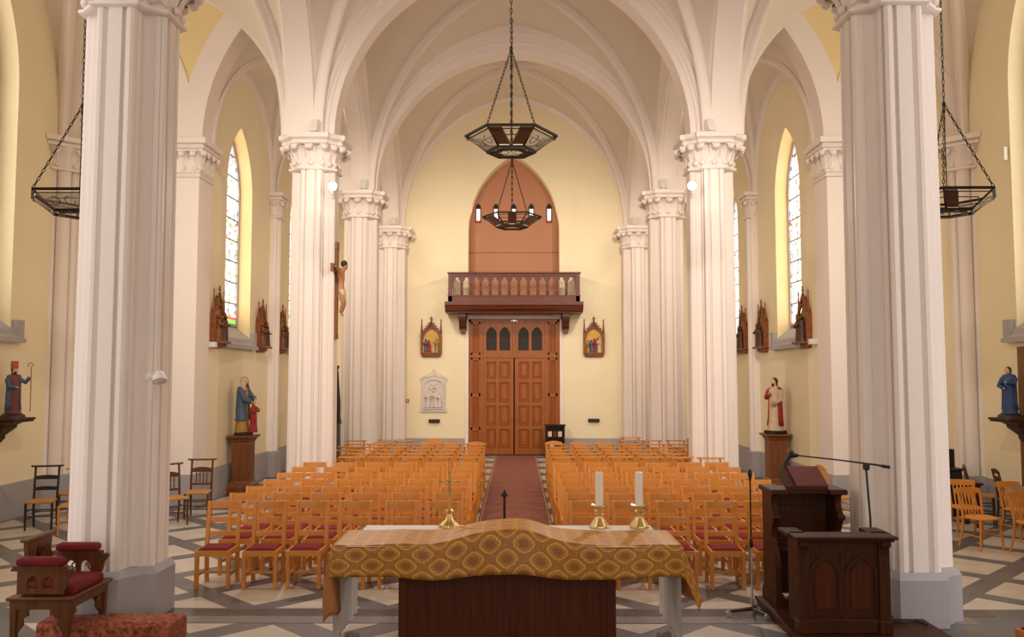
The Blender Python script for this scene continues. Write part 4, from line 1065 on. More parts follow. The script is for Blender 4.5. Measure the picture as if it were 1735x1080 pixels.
MB().box((-.03, .02, 1.50), (.05, .05, .07), 0, .012).build('clamp', 'matt_black', bs)
MB().tube([(-.68, .12, 1.605), (-.76, .13, 1.60), (-.80, .13, 1.54), (-.81, .13, 1.47)], [.02, .026, .018, .014], 8).ball((-.74, .13, 1.625), .03, 8, 6).build('microphone', 'matt_black', bs, 40)
tag(MB().tube([(3.70, 8.6, .112), (3.86, 8.52, .112), (4.0, 8.6, .112), (4.05, 8.45, .112)], .008, 6).build('cable', 'matt_black', None, 40), 'black microphone cable on the ambo platform', 'cable')

# ================================================================== CARVED SEAT WITH RED CUSHIONS (faces the altar)
sd_ = tag(empty('celebrant_armchair', (-4.17, 8.12, 0), R(90)), 'carved wooden celebrant seat with red velvet cushions by the column', 'armchair')
W2, D2 = .33, .24          # local: x across, -y front
mat('seat_wood', (112, 62, 26), 0.4, vary=0.2, scale=4, stretch=(8, 8, .6), rgb2=(78, 40, 16))
for sx in (-1, 1):
    for sy in (-1, 1):
        MB().loft([[(sx * W2 + dx * w_, sy * D2 + dy * w_ + (.03 if sy < 0 and z < .1 else 0), z) for dx, dy in ((-1, -1), (1, -1), (1, 1), (-1, 1))] for z, w_ in ((0, .026), (.06, .022), (.25, .025), (.50, .03))]).build('leg', 'seat_wood', sd_)
    # arm: post, pierced side panel, rail and cushion
    ar = MB().bb(sx * W2 - .025, sx * W2 + .025, -D2 + .02, D2 + .02, .78, .815, .006).bb(sx * W2 - .03, sx * W2 + .03, -D2 - .03, D2 + .03, .765, .785).build('armrest', 'seat_wood', sd_)
    sp, sv = wall((sx * W2 - .015, -D2 + .03, .56), (0, 1, 0), (-1, 0, 0), .43, 0, .21, [(.10, .20, .05, .10, .06, .03), (.24, .34, .05, .10, .06, .03)])
    sp2, _ = wall((sx * W2 + .015, -D2 + .03, .56), (0, 1, 0), (1, 0, 0), .43, 0, .21, [(.10, .20, .05, .10, .06, .03), (.24, .34, .05, .10, .06, .03)])
    sp.add(sv.v, sv.f).add(sp2.v, sp2.f); sp = sp.build('pierced_side', 'seat_wood', sd_)
    MB().tube([(sx * W2, -.11 + .05 * math.cos(a) * (1 - a / 14), .665 + .05 * math.sin(a) * (1 - a / 14)) for a in [k * .55 for k in range(20)]], .008, 5).build('scroll', 'seat_wood', sp)
    MB().tube([(sx * W2, .05 + .05 * math.cos(a) * (1 - a / 14), .665 - .05 * math.sin(a) * (1 - a / 14)) for a in [k * .55 for k in range(20)]], .008, 5).build('scroll', 'seat_wood', sp)
    MB().prism([(-D2 - .05, .77), (-D2 + .0, .70), (-D2 + .02, .62), (-D2 + .05, .56), (-D2 + .09, .56), (-D2 + .06, .66), (-D2 + .06, .77)], sx * W2 - .022, sx * W2 + .022, 'x').build('arm_support', 'seat_wood', sd_)
    ac = MB()
    def rp_(e, z): return [(sx * W2 - .055 + e, -D2 + .06 + e, z), (sx * W2 + .055 - e, -D2 + .06 + e, z), (sx * W2 + .055 - e, D2 - .03 - e, z), (sx * W2 - .055 + e, D2 - .03 - e, z)]
    ac.loft([rp_(.012, .815), rp_(0, .83), rp_(0, .865), rp_(.015, .885), rp_(.035, .89)]).build('arm_cushion', 'red_velvet', sd_, 60)
    # pierced bracket under the seat rail at each front corner
    MB().prism([(sx * (W2 - .02), .44), (sx * (W2 - .16), .44), (sx * (W2 - .13), .40), (sx * (W2 - .15), .37), (sx * (W2 - .09), .35), (sx * (W2 - .09), .29), (sx * (W2 - .05), .25), (sx * (W2 - .02), .20)][::(1 if sx > 0 else -1)], -D2 - .005, -D2 + .02, 'y').build('bracket', 'seat_wood', sd_)
    for sy in (-1, 1):
        MB().prism([(sy * (D2 - .02), .44), (sy * (D2 - .15), .44), (sy * (D2 - .12), .40), (sy * (D2 - .13), .37), (sy * (D2 - .08), .34), (sy * (D2 - .08), .28), (sy * (D2 - .05), .24), (sy * (D2 - .02), .20)][::(1 if sy > 0 else -1)], sx * W2 - .012, sx * W2 + .012, 'x').build('bracket', 'seat_wood', sd_)
MB().bb(-W2 - .03, W2 + .03, -D2 - .03, D2 + .03, .43, .51).bb(-W2 - .06, W2 + .06, -D2 - .06, D2 + .05, .51, .54, .008).build('seat_frame', 'seat_wood', sd_)
sc_ = MB()
def rq(e, z, b=0): return [(-W2 + .05 + e, -D2 - .02 + e, z), (W2 - .05 - e, -D2 - .02 + e, z), (W2 - .05 - e, D2 - .02 - e, z), (-W2 + .05 + e, D2 - .02 - e, z)]
sc_.loft([rq(.01, .54), rq(0, .555), rq(0, .60), rq(.02, .625), rq(.07, .635)]).build('seat_cushion', 'red_velvet', sd_, 60)
bkp = MB().prism([(-.20, .54), (.20, .54), (.19, .76), (.23, .80), (.19, .86), (.21, 1.0), (-.21, 1.0), (-.19, .86), (-.23, .80), (-.19, .76)], D2 - .03, D2 + .01, 'y').build('backrest', 'seat_wood', sd_)
MB().bb(-.23, .23, D2 - .05, D2 + .03, .99, 1.025, .008).build('crest_rail', 'seat_wood', bkp)
MB().lathe([(.05, 0), (.055, .01), (.045, .02), (.03, .012)], n=16).xf(Matrix.Translation((0, D2 - .03, .87)) @ Matrix.Rotation(R(90), 4, 'X')).build('rosette', 'dark_wood', bkp, 50)
for x, m_ in ((0, 0),): pass
kn = MB(); rings = []
for x in [-4.40 + 1.28 * i / 16 for i in range(17)]:
    w_ = .006 * math.sin(x * 11); rings.append([(x, 8.13 + w_, 0), (x, 8.47, 0), (x, 8.475 + w_, .17), (x, 8.45, .205 + w_), (x, 8.16, .205 - w_), (x, 8.125 + w_, .17)])
tag(kn.loft(rings).build('carpeted_step', 'rug_pattern', None, 40), 'low footstool covered in red patterned carpet beside the carved seat', 'footstool')
# corner of a red chair at the bottom right
fc = tag(copy_tree(P_LAD), 'corner of an oak chair with red seat at the bottom right picture edge', 'chair'); fc.location = (4.38, 7.0, 0); fc.rotation_euler = (0, 0, R(-90))

# ================================================================== CHANDELIERS
def chain_mesh(length, name='chain'):
    mb = MB(); n = int(length / .07)
    for i in range(n):
        z = .035 + i * .07; a = 0 if i % 2 else math.pi / 2
        pts = []
        for k in range(8):
            t = 2 * math.pi * k / 8; u = .016 * math.cos(t); pts.append((u * math.cos(a), u * math.sin(a), z + .042 * math.sin(t)))
        mb.tube(pts, .006, 4, closed=True)
    return mb.mesh(name, 'black_iron')
def chandelier(x, y, z, top, label, power, floods, rz=0.0):
    c = tag(empty('chandelier', (x, y, z), rz), label, 'chandelier', 'hexagonal iron chandeliers')
    R0, R1, H0, H1 = .715, .38, 0.0, -.25
    def hexp(r, zz, k): a = R(60 * k); return (r * math.cos(a), r * math.sin(a), zz)
    def ringbar(r, zz, w_, h_, nm):
        rg = []
        for k in range(7):
            a = R(60 * k); rg.append([((r + dx) * math.cos(a), (r + dx) * math.sin(a), zz + dz) for dx, dz in ((-w_, -h_), (w_, -h_), (w_, h_), (-w_, h_))])
        MB().loft(rg, caps=False).build(nm, 'black_iron', c)
    ringbar(R0, H0, .016, .018, 'upper_ring'); ringbar(R0 - .02, H0 - .05, .008, .006, 'upper_ring'); ringbar(R1, H1, .014, .022, 'lower_ring'); ringbar(R1 - .12, H1 - .02, .05, .008, 'inner_ring'); ringbar(R1 + .1, H1 + .16, .006, .006, 'inner_ring')
    for k in range(6):
        MB().bar(hexp(R0, H0, k), hexp(R1, H1, k), .02, .02).build('rib', 'black_iron', c)
        p0, p1, q0, q1 = [Vector(v) for v in (hexp(R0 - .03, H0 - .05, k), hexp(R0 - .03, H0 - .05, k + 1), hexp(R1 + .02, H1 + .02, k), hexp(R1 + .02, H1 + .02, k + 1))]
        if k in [f_[0] for f_ in floods]:
            for _k, t0, t1 in [f_ for f_ in floods if f_[0] == k]:
                f = MB(); a_, b_ = p0.lerp(p1, t0), p0.lerp(p1, t1); mid = .5 + ((t0 + t1) / 2 - .5) * .75; hw_ = (t1 - t0) * .8
                c_, d_ = q0.lerp(q1, mid - hw_), q0.lerp(q1, mid + hw_)
                nrm = (b_ - a_).cross(c_ - a_).normalized(); nrm = nrm if nrm.z > 0 else -nrm
                f.loft([[a_, b_, d_, c_], [a_ + nrm * .05, b_ + nrm * .05, d_ + nrm * .05, c_ + nrm * .05]])
                f.build('flood_panel', 'lamp_back', c)
                e0 = (c_ + d_) / 2
                MB().bar(c_.lerp(d_, .1) - nrm * .004, c_.lerp(d_, .9) - nrm * .004, .04, .012).build('lens_strip', 'frosted', c)
        else:
            g = MB(); nrm = (p1 - p0).cross(q0 - p0).normalized() * .004
            g.add([p0 - nrm, p1 - nrm, q1 - nrm, q0 - nrm, p0 + nrm, p1 + nrm, q1 + nrm, q0 + nrm], [(0, 1, 2, 3), (7, 6, 5, 4), (0, 4, 5, 1), (3, 2, 6, 7), (0, 3, 7, 4), (1, 5, 6, 2)])
            g.build('glass_panel', 'lamp_glass', c)
            ce = (p0 + p1 + q0 + q1) / 4
            u = (p1 - p0).normalized(); v = ((q0 + q1) / 2 - (p0 + p1) / 2).normalized()
            for s_ in (-1, 1):
                MB().tube([ce + u * (s_ * (.11 + .07 * math.cos(t))) + v * (.08 * math.sin(t)) for t in [i * .5 for i in range(11)]], .006, 5).build('scroll', 'black_iron', c)
        lb = q0.lerp(q1, .5) * .72; lb.z = H1 - .012
        MB().box((lb.x, lb.y, lb.z), (.06, .06, .012)).build('lamp', 'lamp_panel', c)
    for k in (4, 5, 1.5):
        e = Vector((0, 0, 1.40)); s_ = Vector(hexp(R0 * (1 if k != 1.5 else .866), H0, k)); L_ = (e - s_).length
        ch = link('hanging_chain', CHM[0], c, s_); ch.rotation_euler = (e - s_).to_track_quat('Z', 'Y').to_euler(); ch.scale = (1, 1, L_ / CHM[1])
    MB().tube([(0, 0, H1), (0, 0, 1.40)], .007, 6).lathe([(.02, 1.36), (.028, 1.40), (.018, 1.44)], n=8).build('centre_rod', 'black_iron', c)
    mc = link('main_chain', CHL[0], c, (0, 0, 1.42)); mc.scale = (1, 1, (top - z - 1.42) / CHL[1])
CHM = (chain_mesh(1.5, 'hanging_chain'), 1.5); CHL = (chain_mesh(3.6, 'main_chain'), 3.6)
mat('lamp_back', (92, 62, 40), 0.5, metal=0.3, vary=0.1, scale=10)
g_ = mat('lamp_glass', (190, 175, 160), 0.15, vary=0.1, scale=20)
gb = g_.node_tree.nodes['Principled BSDF']; gb.inputs['Alpha'].default_value = .35
chandelier(0.0, 13.2, 6.25, 11.75, 'iron chandelier hanging nearest, over the front rows in the nave', 45, ((4, .0, .3), (4, .7, 1.0)), R(0))
chandelier(-.03, 20.7, 6.36, 11.40, 'iron chandelier hanging farther back before the niche', 45, ((4, .36, .64), (3, .2, .6), (5, .4, .8)), R(0))
chandelier(-6.47, 12.65, 5.17, 11.3, 'iron chandelier in the left transept half hidden by the thick column', 30, ((3, .1, .5), (5, .4, .8)))
chandelier(6.50, 12.65, 5.17, 11.3, 'iron chandelier in the right transept half hidden by the thick column', 30, ((3, .2, .6), (4, .0, .3)))

# ================================================================== LIGHT BOXES, UNSEEN SPOTS AND FLOODLIGHTS
def spot(name, parent, loc, target, energy, col, size, blend=.8, rad=.08):
    ld = bpy.data.lights.new(name, 'SPOT'); ld.energy = energy; ld.color = col; ld.spot_size = R(size); ld.spot_blend = blend; ld.shadow_soft_size = rad
    o = bpy.data.objects.new(name, ld); COL.objects.link(o); o.location = loc
    o.rotation_euler = (Vector(target) - Vector(loc)).to_track_quat('-Z', 'Y').to_euler()
    return o
for sd, nm in ((-1, 'left'), (1, 'right')):
    for y, wh in ((Y2 - .12, 'crossing column'), (Y3 - .12, 'middle column'), (Y4 - .12, 'column at the door wall')):
        x = (3.74 if y < 17 else 3.70) * sd
        b_ = tag(empty('light_box', (x, y - .40, 7.07), R(20 * sd)), 'small grey light box on the capital of the %s %s' % (nm, wh), 'lamp', 'light boxes on the capitals')
        MB().box((0, 0, .14), (.16, .13, .24), 0, .006).build('housing', 'grey_box', b_).rotation_euler = (R(-14), 0, 0)
        MB().bb(-.03, .03, -.03, .03, 0, .03).build('bracket', 'grey_box', b_)
        if y < Y4 - 1: spot('unseen_west_spot', b_, (3.40 * sd, y + .68, 7.32), (1.2 * sd, y + 6.5, 3.2), NS, (1, .86, .70), 125, 1.0, .12)  # unseen spot without fixture behind the pier, apart from the box, lights the door wall
    spot('added_fill_spot', None, (3.55 * sd, 9.85, 7.30), (1.0 * sd, 17.5, 1.6), NC, (1, .88, .74), 125, 1.0, .12)  # fill spot added out of view to brighten the chairs and crossing columns
    # floodlight on an arm on the crossing column, shining to the altar
    f = tag(empty('floodlight', (3.36 * sd, 15.95, 6.04)), 'bright floodlight on the %s crossing column' % nm, 'floodlight', 'floodlights on the crossing columns')
    MB().lathe([(.05, 0), (.075, -.02), (.085, -.10), (.085, -.13)], n=16).xf(Matrix.Rotation(R(-90), 4, 'X')).xf(Matrix.Translation((0, 0, 0))).build('housing', 'grey_box', f, 40)
    MB().lathe([(.075, 0), (.075, .01)], n=16).xf(Matrix.Translation((0, -.14, 0)) @ Matrix.Rotation(R(90), 4, 'X')).build('lens', 'floodlight' if sd < 0 else 'floodlight', f)
    MB().tube([(0, .02, 0), (.0, .06, -.10), (.10 * sd, .12, -.12)], .012, 6).build('arm', 'grey_box', f)
    spot('flood_beam', f, (3.36 * sd, 15.78, 6.04), (1.5 * sd, 9.0, .8), FL, (1, .95, .9), 75)

# swivel lamp on the near left column
wl_ = tag(empty('wall_lamp', (-3.70, 8.86, 2.50), R(35)), 'white bracket lamp on the thick left column', 'lamp')
MB().lathe([(.055, 0), (.055, .015), (.02, .03)], n=14).xf(Matrix.Rotation(R(90), 4, 'X')).build('wall_plate', 'grey_box', wl_, 40)
MB().lathe([(.03, .06), (.045, .04), (.065, -.01), (.075, -.05)], n=14).xf(Matrix.Translation((.06, -.10, 0)) @ Matrix.Rotation(R(-28), 4, 'X')).build('shade', 'white_plaster', wl_, 40)
MB().lathe([(.02, -.075), (.055, -.06), (.066, -.045)], n=14).xf(Matrix.Translation((.06, -.10, 0)) @ Matrix.Rotation(R(-28), 4, 'X')).build('bulb', 'frosted', wl_, 40)
MB().tube([(0, -.02, 0), (.05, -.08, .02)], .012, 6).build('arm', 'grey_box', wl_, 40)
MB().bb(-.015, .015, -.03, -.005, -.24, -.05).build('conduit', 'white_plaster', wl_)

# ================================================================== STATIONS OF THE CROSS
def figure_mb(mb, x, y, z, h, lean=0.0, n=8):
    """small relief figure: robe, shoulders, head, an arm"""
    mb.loft([[(x + lean * t + h * rx * math.cos(2 * math.pi * k / n), y + h * ry * math.sin(2 * math.pi * k / n), z + h * t) for k in range(n)] for t, rx, ry in ((0, .17, .12), (.25, .14, .11), (.5, .13, .10), (.68, .15, .11), (.80, .11, .09), (.84, .045, .045))])
    mb.ball((x + lean * .92, y, z + h * .92), h * .085, 8, 6)
    mb.tube([(x + lean * .75 - h * .13, y - .01, z + h * .76), (x + lean * .6 - h * .17, y - h * .12, z + h * .60), (x + lean * .5, y - h * .2, z + h * .62)], [h * .05, h * .045, h * .03], 6)
    return mb
FIGM = ['blue_robe', 'red_robe', 'pale_robe', 'gold_robe', 'carved_figure', 'carved_figure']
mat('carved_figure', (96, 62, 42), 0.5, vary=0.3, scale=16, rgb2=(58, 36, 26))
def station(x, y, z, rz, label, deep, variant):
    s_ = tag(empty('station_of_the_cross', (x, y, z), rz), label, 'carved relief', 'stations of the cross')
    W, H, D = .30, .84, .12
    MB().prism([(-W, .02), (W, .02), (W, .72), (0, 1.08), (-W, .72)], -.02, 0, 'y').build('back_board', 'carved_wood', s_)
    MB().bb(-W - .02, W + .02, -D - (.10 if deep else .02), 0, .09, .14, .006).bb(-W + .01, W - .01, -D + .01, 0, .03, .09).bb(-W + .04, W - .04, -D + .05, 0, 0, .03).build('shelf', 'carved_wood', s_)
    gd = MB().prism([(-W + .03, .14), (W - .03, .14)] + [(-u, .58 + v) for u, v in arch_full(W - .03, .32, 0, 10)], -.032, -.02, 'y').build('gilt_panel', 'gilded', s_)
    for sx in (-1, 1):
        p = MB().bb(sx * W - .03, sx * W + .03, -D, 0, .10, .72, .006).bb(sx * W - .036, sx * W + .036, -D - .008, 0, .42, .45).build('side_post', 'carved_wood', s_)
        MB().lathe([(.038, .72), (.042, .745), (.026, .76), (.030, .80), (.022, .92), (.011, 1.12), (.019, 1.135), (.013, 1.16), (.003, 1.21)], (sx * W, -D / 2, 0), 8).build('pinnacle', 'carved_wood', p)
        MB().bar((sx * W, -D * .6, .70), (0, -D * .6, 1.10), .05, .05, (0, 1, 0)).build('gable_rail', 'carved_wood', s_)
        for t in (.2, .4, .6, .8):
            MB().ball((sx * W * (1 - t) + sx * .03, -D * .6, .70 + .40 * t + .035), .022, 6, 5).build('crocket', 'carved_wood', s_)
    lo_i = [(u, .55 + v) for u, v in arch_full(W - .05, .34, 0, 10)]; lo_o = [(u, .55 + v) for u, v in arch_full(W - .05, .34, .035, 10)]
    MB().loft([[(p[0], -D + .02, p[1]), (q[0], -D + .02, q[1]), (q[0], -D + .06, q[1]), (p[0], -D + .06, p[1])] for p, q in zip(lo_i, lo_o)]).build('arch_moulding', 'carved_wood', s_)
    MB().bb(-.014, .014, -D * .6 - .012, -D * .6 + .012, 1.10, 1.28).bb(-.05, .05, -D * .6 - .012, -D * .6 + .012, 1.19, 1.215).ball((0, -D * .6, 1.12), .026, 6, 5).build('cross_finial', 'carved_wood', s_)
    rg = random.Random(variant)
    for i in range(4):
        xx = -.17 + .115 * i + rg.uniform(-.02, .02)
        figure_mb(MB(), xx, -.06 - .03 * (i % 2) - (.06 if deep else 0), .14, (.40 if not deep else .50) + rg.uniform(-.10, .06), rg.uniform(-.06, .06)).build('figure', FIGM[(variant + i) % 4] if not deep else ('carved_figure' if i % 2 else 'carved_wood'), s_, 60)
    if variant % 2: MB().bar((-.2, -.10, .30), (.16, -.12, .62), .03, .03).build('carried_cross', 'carved_wood', s_)
station(-2.60, YW, 3.06, 0, 'gabled station relief with painted crowd left of the double door', False, 0)
station(2.50, YW, 3.06, 0, 'gabled station relief with pale figures right of the double door', False, 3)
for sd, nm in ((-1, 'left'), (1, 'right')):
    rz = R(90) if sd < 0 else R(-90)
    station(XA * sd, 17.45 if sd < 0 else 17.7, 3.06, rz, 'carved wooden station nearest the altar on the %s aisle wall' % nm, True, 1)
    station(XA * sd, 20.45 if sd < 0 else 20.72, 3.05, rz, 'carved wooden station before the %s aisle wall shaft' % nm, True, 2)
    station(XA * sd, 22.2 if sd < 0 else 22.5, 3.06, rz, 'carved wooden station beyond the %s aisle wall shaft' % nm, True, 5)

# ================================================================== STATUES
def robe(mb, H, prof, folds=9, amp=.05, cx=0, cy=0, n=36, a0=0, a1=360, bend=0.0):
    rings = []
    closed = a1 - a0 >= 360
    m = n if closed else n + 1
    for z, rx, ry in prof:
        f = amp * max(0, 1 - z / .75)
        rings.append([(cx + bend * z + H * rx * (1 + f * math.sin(folds * t + 6 * z)) * math.cos(t), cy + H * ry * (1 + f * math.sin(folds * t + 1 + 6 * z)) * math.sin(t), H * z) for t in [R(a0 + (a1 - a0) * k / n) for k in range(m)]])
    mb.loft(rings, caps=closed, closed=closed); return mb
BODY = [(.0, .155, .13), (.06, .15, .125), (.2, .13, .105), (.38, .125, .10), (.52, .12, .095), (.62, .125, .09), (.72, .135, .085), (.79, .13, .075), (.825, .09, .06), (.845, .045, .045), (.87, .04, .04)]
CLOAK = [(.10, .165, .14), (.25, .15, .125), (.42, .145, .12), (.58, .14, .11), (.72, .15, .10), (.80, .145, .09), (.83, .10, .075)]
def head(par, H, cx, cy, hair, beard=False, veil=None, look=0.0, skin='skin', z0=.925):
    r_ = H * .062
    hd = MB().ball((cx, cy, H * z0), r_, 14, 10, .86, .95, 1.22)
    hd.loft([[(cx - r_ * .12, cy - r_ * .88, H * z0 + r_ * .15), (cx + r_ * .12, cy - r_ * .88, H * z0 + r_ * .15), (cx, cy - r_ * .95, H * z0 + r_ * .16)], [(cx - r_ * .2, cy - r_ * .86, H * z0 - r_ * .25), (cx + r_ * .2, cy - r_ * .86, H * z0 - r_ * .25), (cx, cy - r_ * 1.22, H * z0 - r_ * .2)]])
    h_ = hd.build('head', skin, par, 60)
    for s_ in (-1, 1): MB().ball((cx + s_ * r_ * .32, cy - r_ * .83, H * z0 + r_ * .12), r_ * .11, 6, 5, 1.3, .6, .7).build('eye', 'brown_hair', h_)
    MB().ball((cx, cy - r_ * .86, H * z0 - r_ * .5), r_ * .16, 8, 5, 1.5, .5, .5).build('mouth', 'red_robe', h_)
    if veil is None:
        hr = MB().ball((cx, cy + r_ * .22, H * z0 + r_ * .18), r_ * 1.08, 12, 9, .95, .95, 1.15)
        hr.ball((cx, cy + r_ * .45, H * z0 - r_ * .7), r_ * .85, 10, 7, 1.05, .7, 1.2).build('hair', hair, par, 60)
    else:
        vl = MB(); rings = []
        for z, w_, d_ in ((1.28, .25, .3), (1.15, .75, .8), (.6, 1.08, 1.1), (0, 1.12, 1.12), (-.8, 1.15, 1.1), (-1.8, 1.7, 1.3), (-2.8, 2.0, 1.3)):
            rings.append([(cx + r_ * w_ * math.cos(t), cy + r_ * .15 + r_ * d_ * math.sin(t), H * z0 + r_ * z) for t in [R(-48 + 276 * k / 18) for k in range(19)]])
        vl.loft(rings, caps=False, closed=False)
        o = vl.build('veil', veil, par, 60); m_ = o.modifiers.new('thick', 'SOLIDIFY'); m_.thickness = .01
    if beard: MB().ball((cx, cy - r_ * .62, H * z0 - r_ * .85), r_ * .5, 10, 7, 1.0, .8, 1.25).build('beard', hair, par, 60)
def hand(par, p, d, r_, skin='skin'):
    p = Vector(p); d = Vector(d).normalized(); s_ = d.cross(Vector((0, 0, 1))); s_ = s_.normalized() if s_.length > .01 else Vector((1, 0, 0))
    mb = MB().tube([p - d * r_ * .3, p + d * r_ * .5, p + d * r_ * 1.2], [r_ * .55, r_ * .75, r_ * .6], 8)
    for i, l_ in enumerate((1.0, 1.2, 1.15, .9)):
        o = s_ * r_ * (-.5 + .33 * i); mb.tube([p + d * r_ + o, p + d * r_ * (1 + l_ * .6) + o, p + d * r_ * (1 + l_) + o + Vector((0, 0, -r_ * .25))], [r_ * .2, r_ * .18, r_ * .12], 5)
    mb.tube([p + s_ * r_ * -.5, p + d * r_ * .5 - s_ * r_ * .95, p + d * r_ * 1.0 - s_ * r_ * .9], [r_ * .25, r_ * .2, r_ * .14], 5)
    mb.build('hand', skin, par, 60)
def arm(par, H, pts, m, skin='skin'):
    P_ = [Vector(p) * H for p in pts]
    MB().tube(P_, [H * .052, H * .048, H * .042][:len(P_)], 10).build('sleeve', m, par, 60)
    hand(par, P_[-1], P_[-1] - P_[-2], H * .026, skin)
def pedestal(x, y, rz, h, label):
    p = tag(empty('pedestal', (x, y, 0), rz), label, 'pedestal')
    MB().bb(-.29, .29, -.26, .26, 0, .14, .01).loft([[(sx * e, sy * e * .92, z) for sx, sy in ((-1, -1), (1, -1), (1, 1), (-1, 1))] for e, z in ((.28, .14), (.27, .18), (.23, .22), (.21, .26))]).build('foot', 'pedestal_wood', p)
    MB().bb(-.20, .20, -.185, .185, .24, h - .12).build('shaft', 'pedestal_wood', p)
    for a, (w_, d_) in ((0, (.20, .185)), (90, (.185, .20)), (180, (.20, .185)), (270, (.185, .20))):
        f = MB().bb(-w_ + .04, w_ - .04, -d_ - .008, -d_, .32, h - .20, .004); f.xf(Matrix.Rotation(R(a), 4, 'Z')).build('panel', 'pedestal_wood', p)
    MB().loft([[(sx * e, sy * e * .92, z) for sx, sy in ((-1, -1), (1, -1), (1, 1), (-1, 1))] for e, z in ((.20, h - .14), (.22, h - .12), (.24, h - .07), (.29, h - .045), (.30, h - .03), (.30, h))]).build('cornice', 'pedestal_wood', p)
def console(x, y, rz, z, label):
    p = tag(empty('wall_console', (x, y, z), rz), label, 'console')
    MB().loft([[(sx * e, yy, zz) for sx, yy in ((-1, -d_), (1, -d_), (1, 0), (-1, 0))] for e, d_, zz in ((.06, .05, -.42), (.10, .10, -.34), (.09, .10, -.30), (.17, .20, -.20), (.20, .24, -.16), (.19, .24, -.13), (.27, .32, -.07))]).build('corbel', 'dark_wood', p)
    MB().bb(-.31, .31, -.46, 0, -.07, -.04, .006).bb(-.33, .33, -.48, 0, -.04, 0, .008).build('shelf', 'dark_wood', p)

# mother and child on the left pedestal
pedestal(-5.78, 18.46, R(90), 1.22, 'brown wooden pedestal under the mother and child statue')
H = 1.18
st = tag(empty('statue', (-5.78, 18.46, 1.22), R(80)), 'painted statue of a veiled woman in blue with a child in red', 'statue')
MB().lathe([(.20, 0), (.20, .05), (.17, .07)], n=20).build('base', 'black_wood', st)
wm = robe(MB(), H, BODY).xf(Matrix.Translation((0, .03, .06))).build('robe', 'gold_robe', st, 60)
robe(MB(), H, [(.22, .165, .14)] + CLOAK[1:], 7, .05, a0=-60, a1=240).xf(Matrix.Translation((0, .03, .06))).build('cloak', 'blue_robe', st, 60).modifiers.new('thick', 'SOLIDIFY').thickness = .012
e_ = empty('upper_body', (0, .03, .06), 0, st); head(st, H, 0, -.01, 'brown_hair', veil='pale_robe', z0=.975)
arm(st, H, [(-.13, .0, .80), (-.15, -.08, .66), (-.06, -.17, .60)], 'blue_robe'); arm(st, H, [(.13, .0, .80), (.15, -.08, .68), (.06, -.17, .66)], 'blue_robe')
bpy.data.objects.remove(e_)
h2 = .68
ck = robe(MB(), h2, BODY, 7).xf(Matrix.Translation((.02, -.21, .06))).build('child_robe', 'red_robe', st, 60)
hd_ = empty('child', (.02, -.21, .06), 0, st); head(hd_, h2 * 1.05, 0, 0, 'brown_hair'); arm(hd_, h2, [(-.13, 0, .78), (-.16, -.08, .66), (-.02, -.17, .70)], 'red_robe'); arm(hd_, h2, [(.13, 0, .78), (.16, -.08, .66), (.03, -.17, .72)], 'red_robe')
# robed man with red cloak on the right pedestal
pedestal(5.78, 19.0, R(-90), 1.22, 'brown wooden pedestal under the statue with red cloak')
st = tag(empty('statue', (5.78, 19.0, 1.22), R(-55)), 'painted statue of a bearded man in pale robe and red cloak', 'statue')
MB().box((0, 0, .035), (.36, .32, .07), 0, .008).build('base', 'matt_black', st)
H = 1.16
robe(MB(), H, BODY, 11, .05).xf(Matrix.Translation((0, 0, .06))).build('robe', 'pale_robe', st, 60)
robe(MB(), H, CLOAK, 7, .05, a0=-35, a1=235).xf(Matrix.Translation((0, .01, .06))).build('cloak', 'red_robe', st, 60).modifiers.new('thick', 'SOLIDIFY').thickness = .012
head(st, H, 0, -.01, 'brown_hair', beard=True, z0=.975)
arm(st, H, [(-.13, .0, .82), (-.15, -.05, .68), (-.03, -.14, .75)], 'red_robe'); arm(st, H, [(.13, .0, .82), (.16, -.04, .64), (.10, -.15, .58)], 'pale_robe')
MB().ball((.09, -.19, .66), .05, 12, 8).build('orb', 'gilded', st, 60)
# bishop on the left console
console(-XT, 14.62, R(90), 1.78, 'dark carved wall console under the bishop statue')
st = tag(empty('statue', (-XT + .27, 14.62, 1.78), R(55)), 'painted statue of a bishop with red mitre holding a crosier', 'statue')
H = .82
MB().lathe([(.20, 0), (.19, .04), (.14, .08)], n=18).build('base', 'black_wood', st)
mat('plum_robe', (120, 52, 58), 0.5, vary=.15, scale=8); mat('mitre_red', (196, 96, 88), .5, vary=.08, scale=8)
robe(MB(), H, BODY, 9).xf(Matrix.Translation((0, 0, .06))).build('robe', 'plum_robe', st, 60)
robe(MB(), H, CLOAK, 6, .05, a0=-50, a1=230).xf(Matrix.Translation((0, .005, .06))).build('cloak', 'blue_robe', st, 60).modifiers.new('thick', 'SOLIDIFY').thickness = .012
head(st, H, 0, -.01, 'brown_hair', beard=True, z0=.99)
MB().loft([[(.055 * w_ * math.cos(t), -.005 + .05 * w_ * math.sin(t), z) for t in [2 * math.pi * k / 14 for k in range(14)]] for z, w_ in ((.84, 1.0), (.86, 1.08), (.93, 1.12), (.97, 1.05))]).build('mitre', 'mitre_red', st, 60)
arm(st, H, [(.13, .0, .80), (.20, -.06, .74), (.27, -.10, .84)], 'blue_robe'); arm(st, H, [(-.13, 0, .80), (-.14, -.08, .66), (-.02, -.15, .64)], 'blue_robe')
cz = [(.24, -.09, .10), (.235, -.10, .5), (.23, -.10, .86)]
MB().tube(cz + [(.22 + .04 * math.cos(t) , -.10, .90 + .04 * math.sin(t)) for t in [.2 + .6 * k for k in range(7)]], .009, 6).build('crosier', 'gold_robe', st, 60)
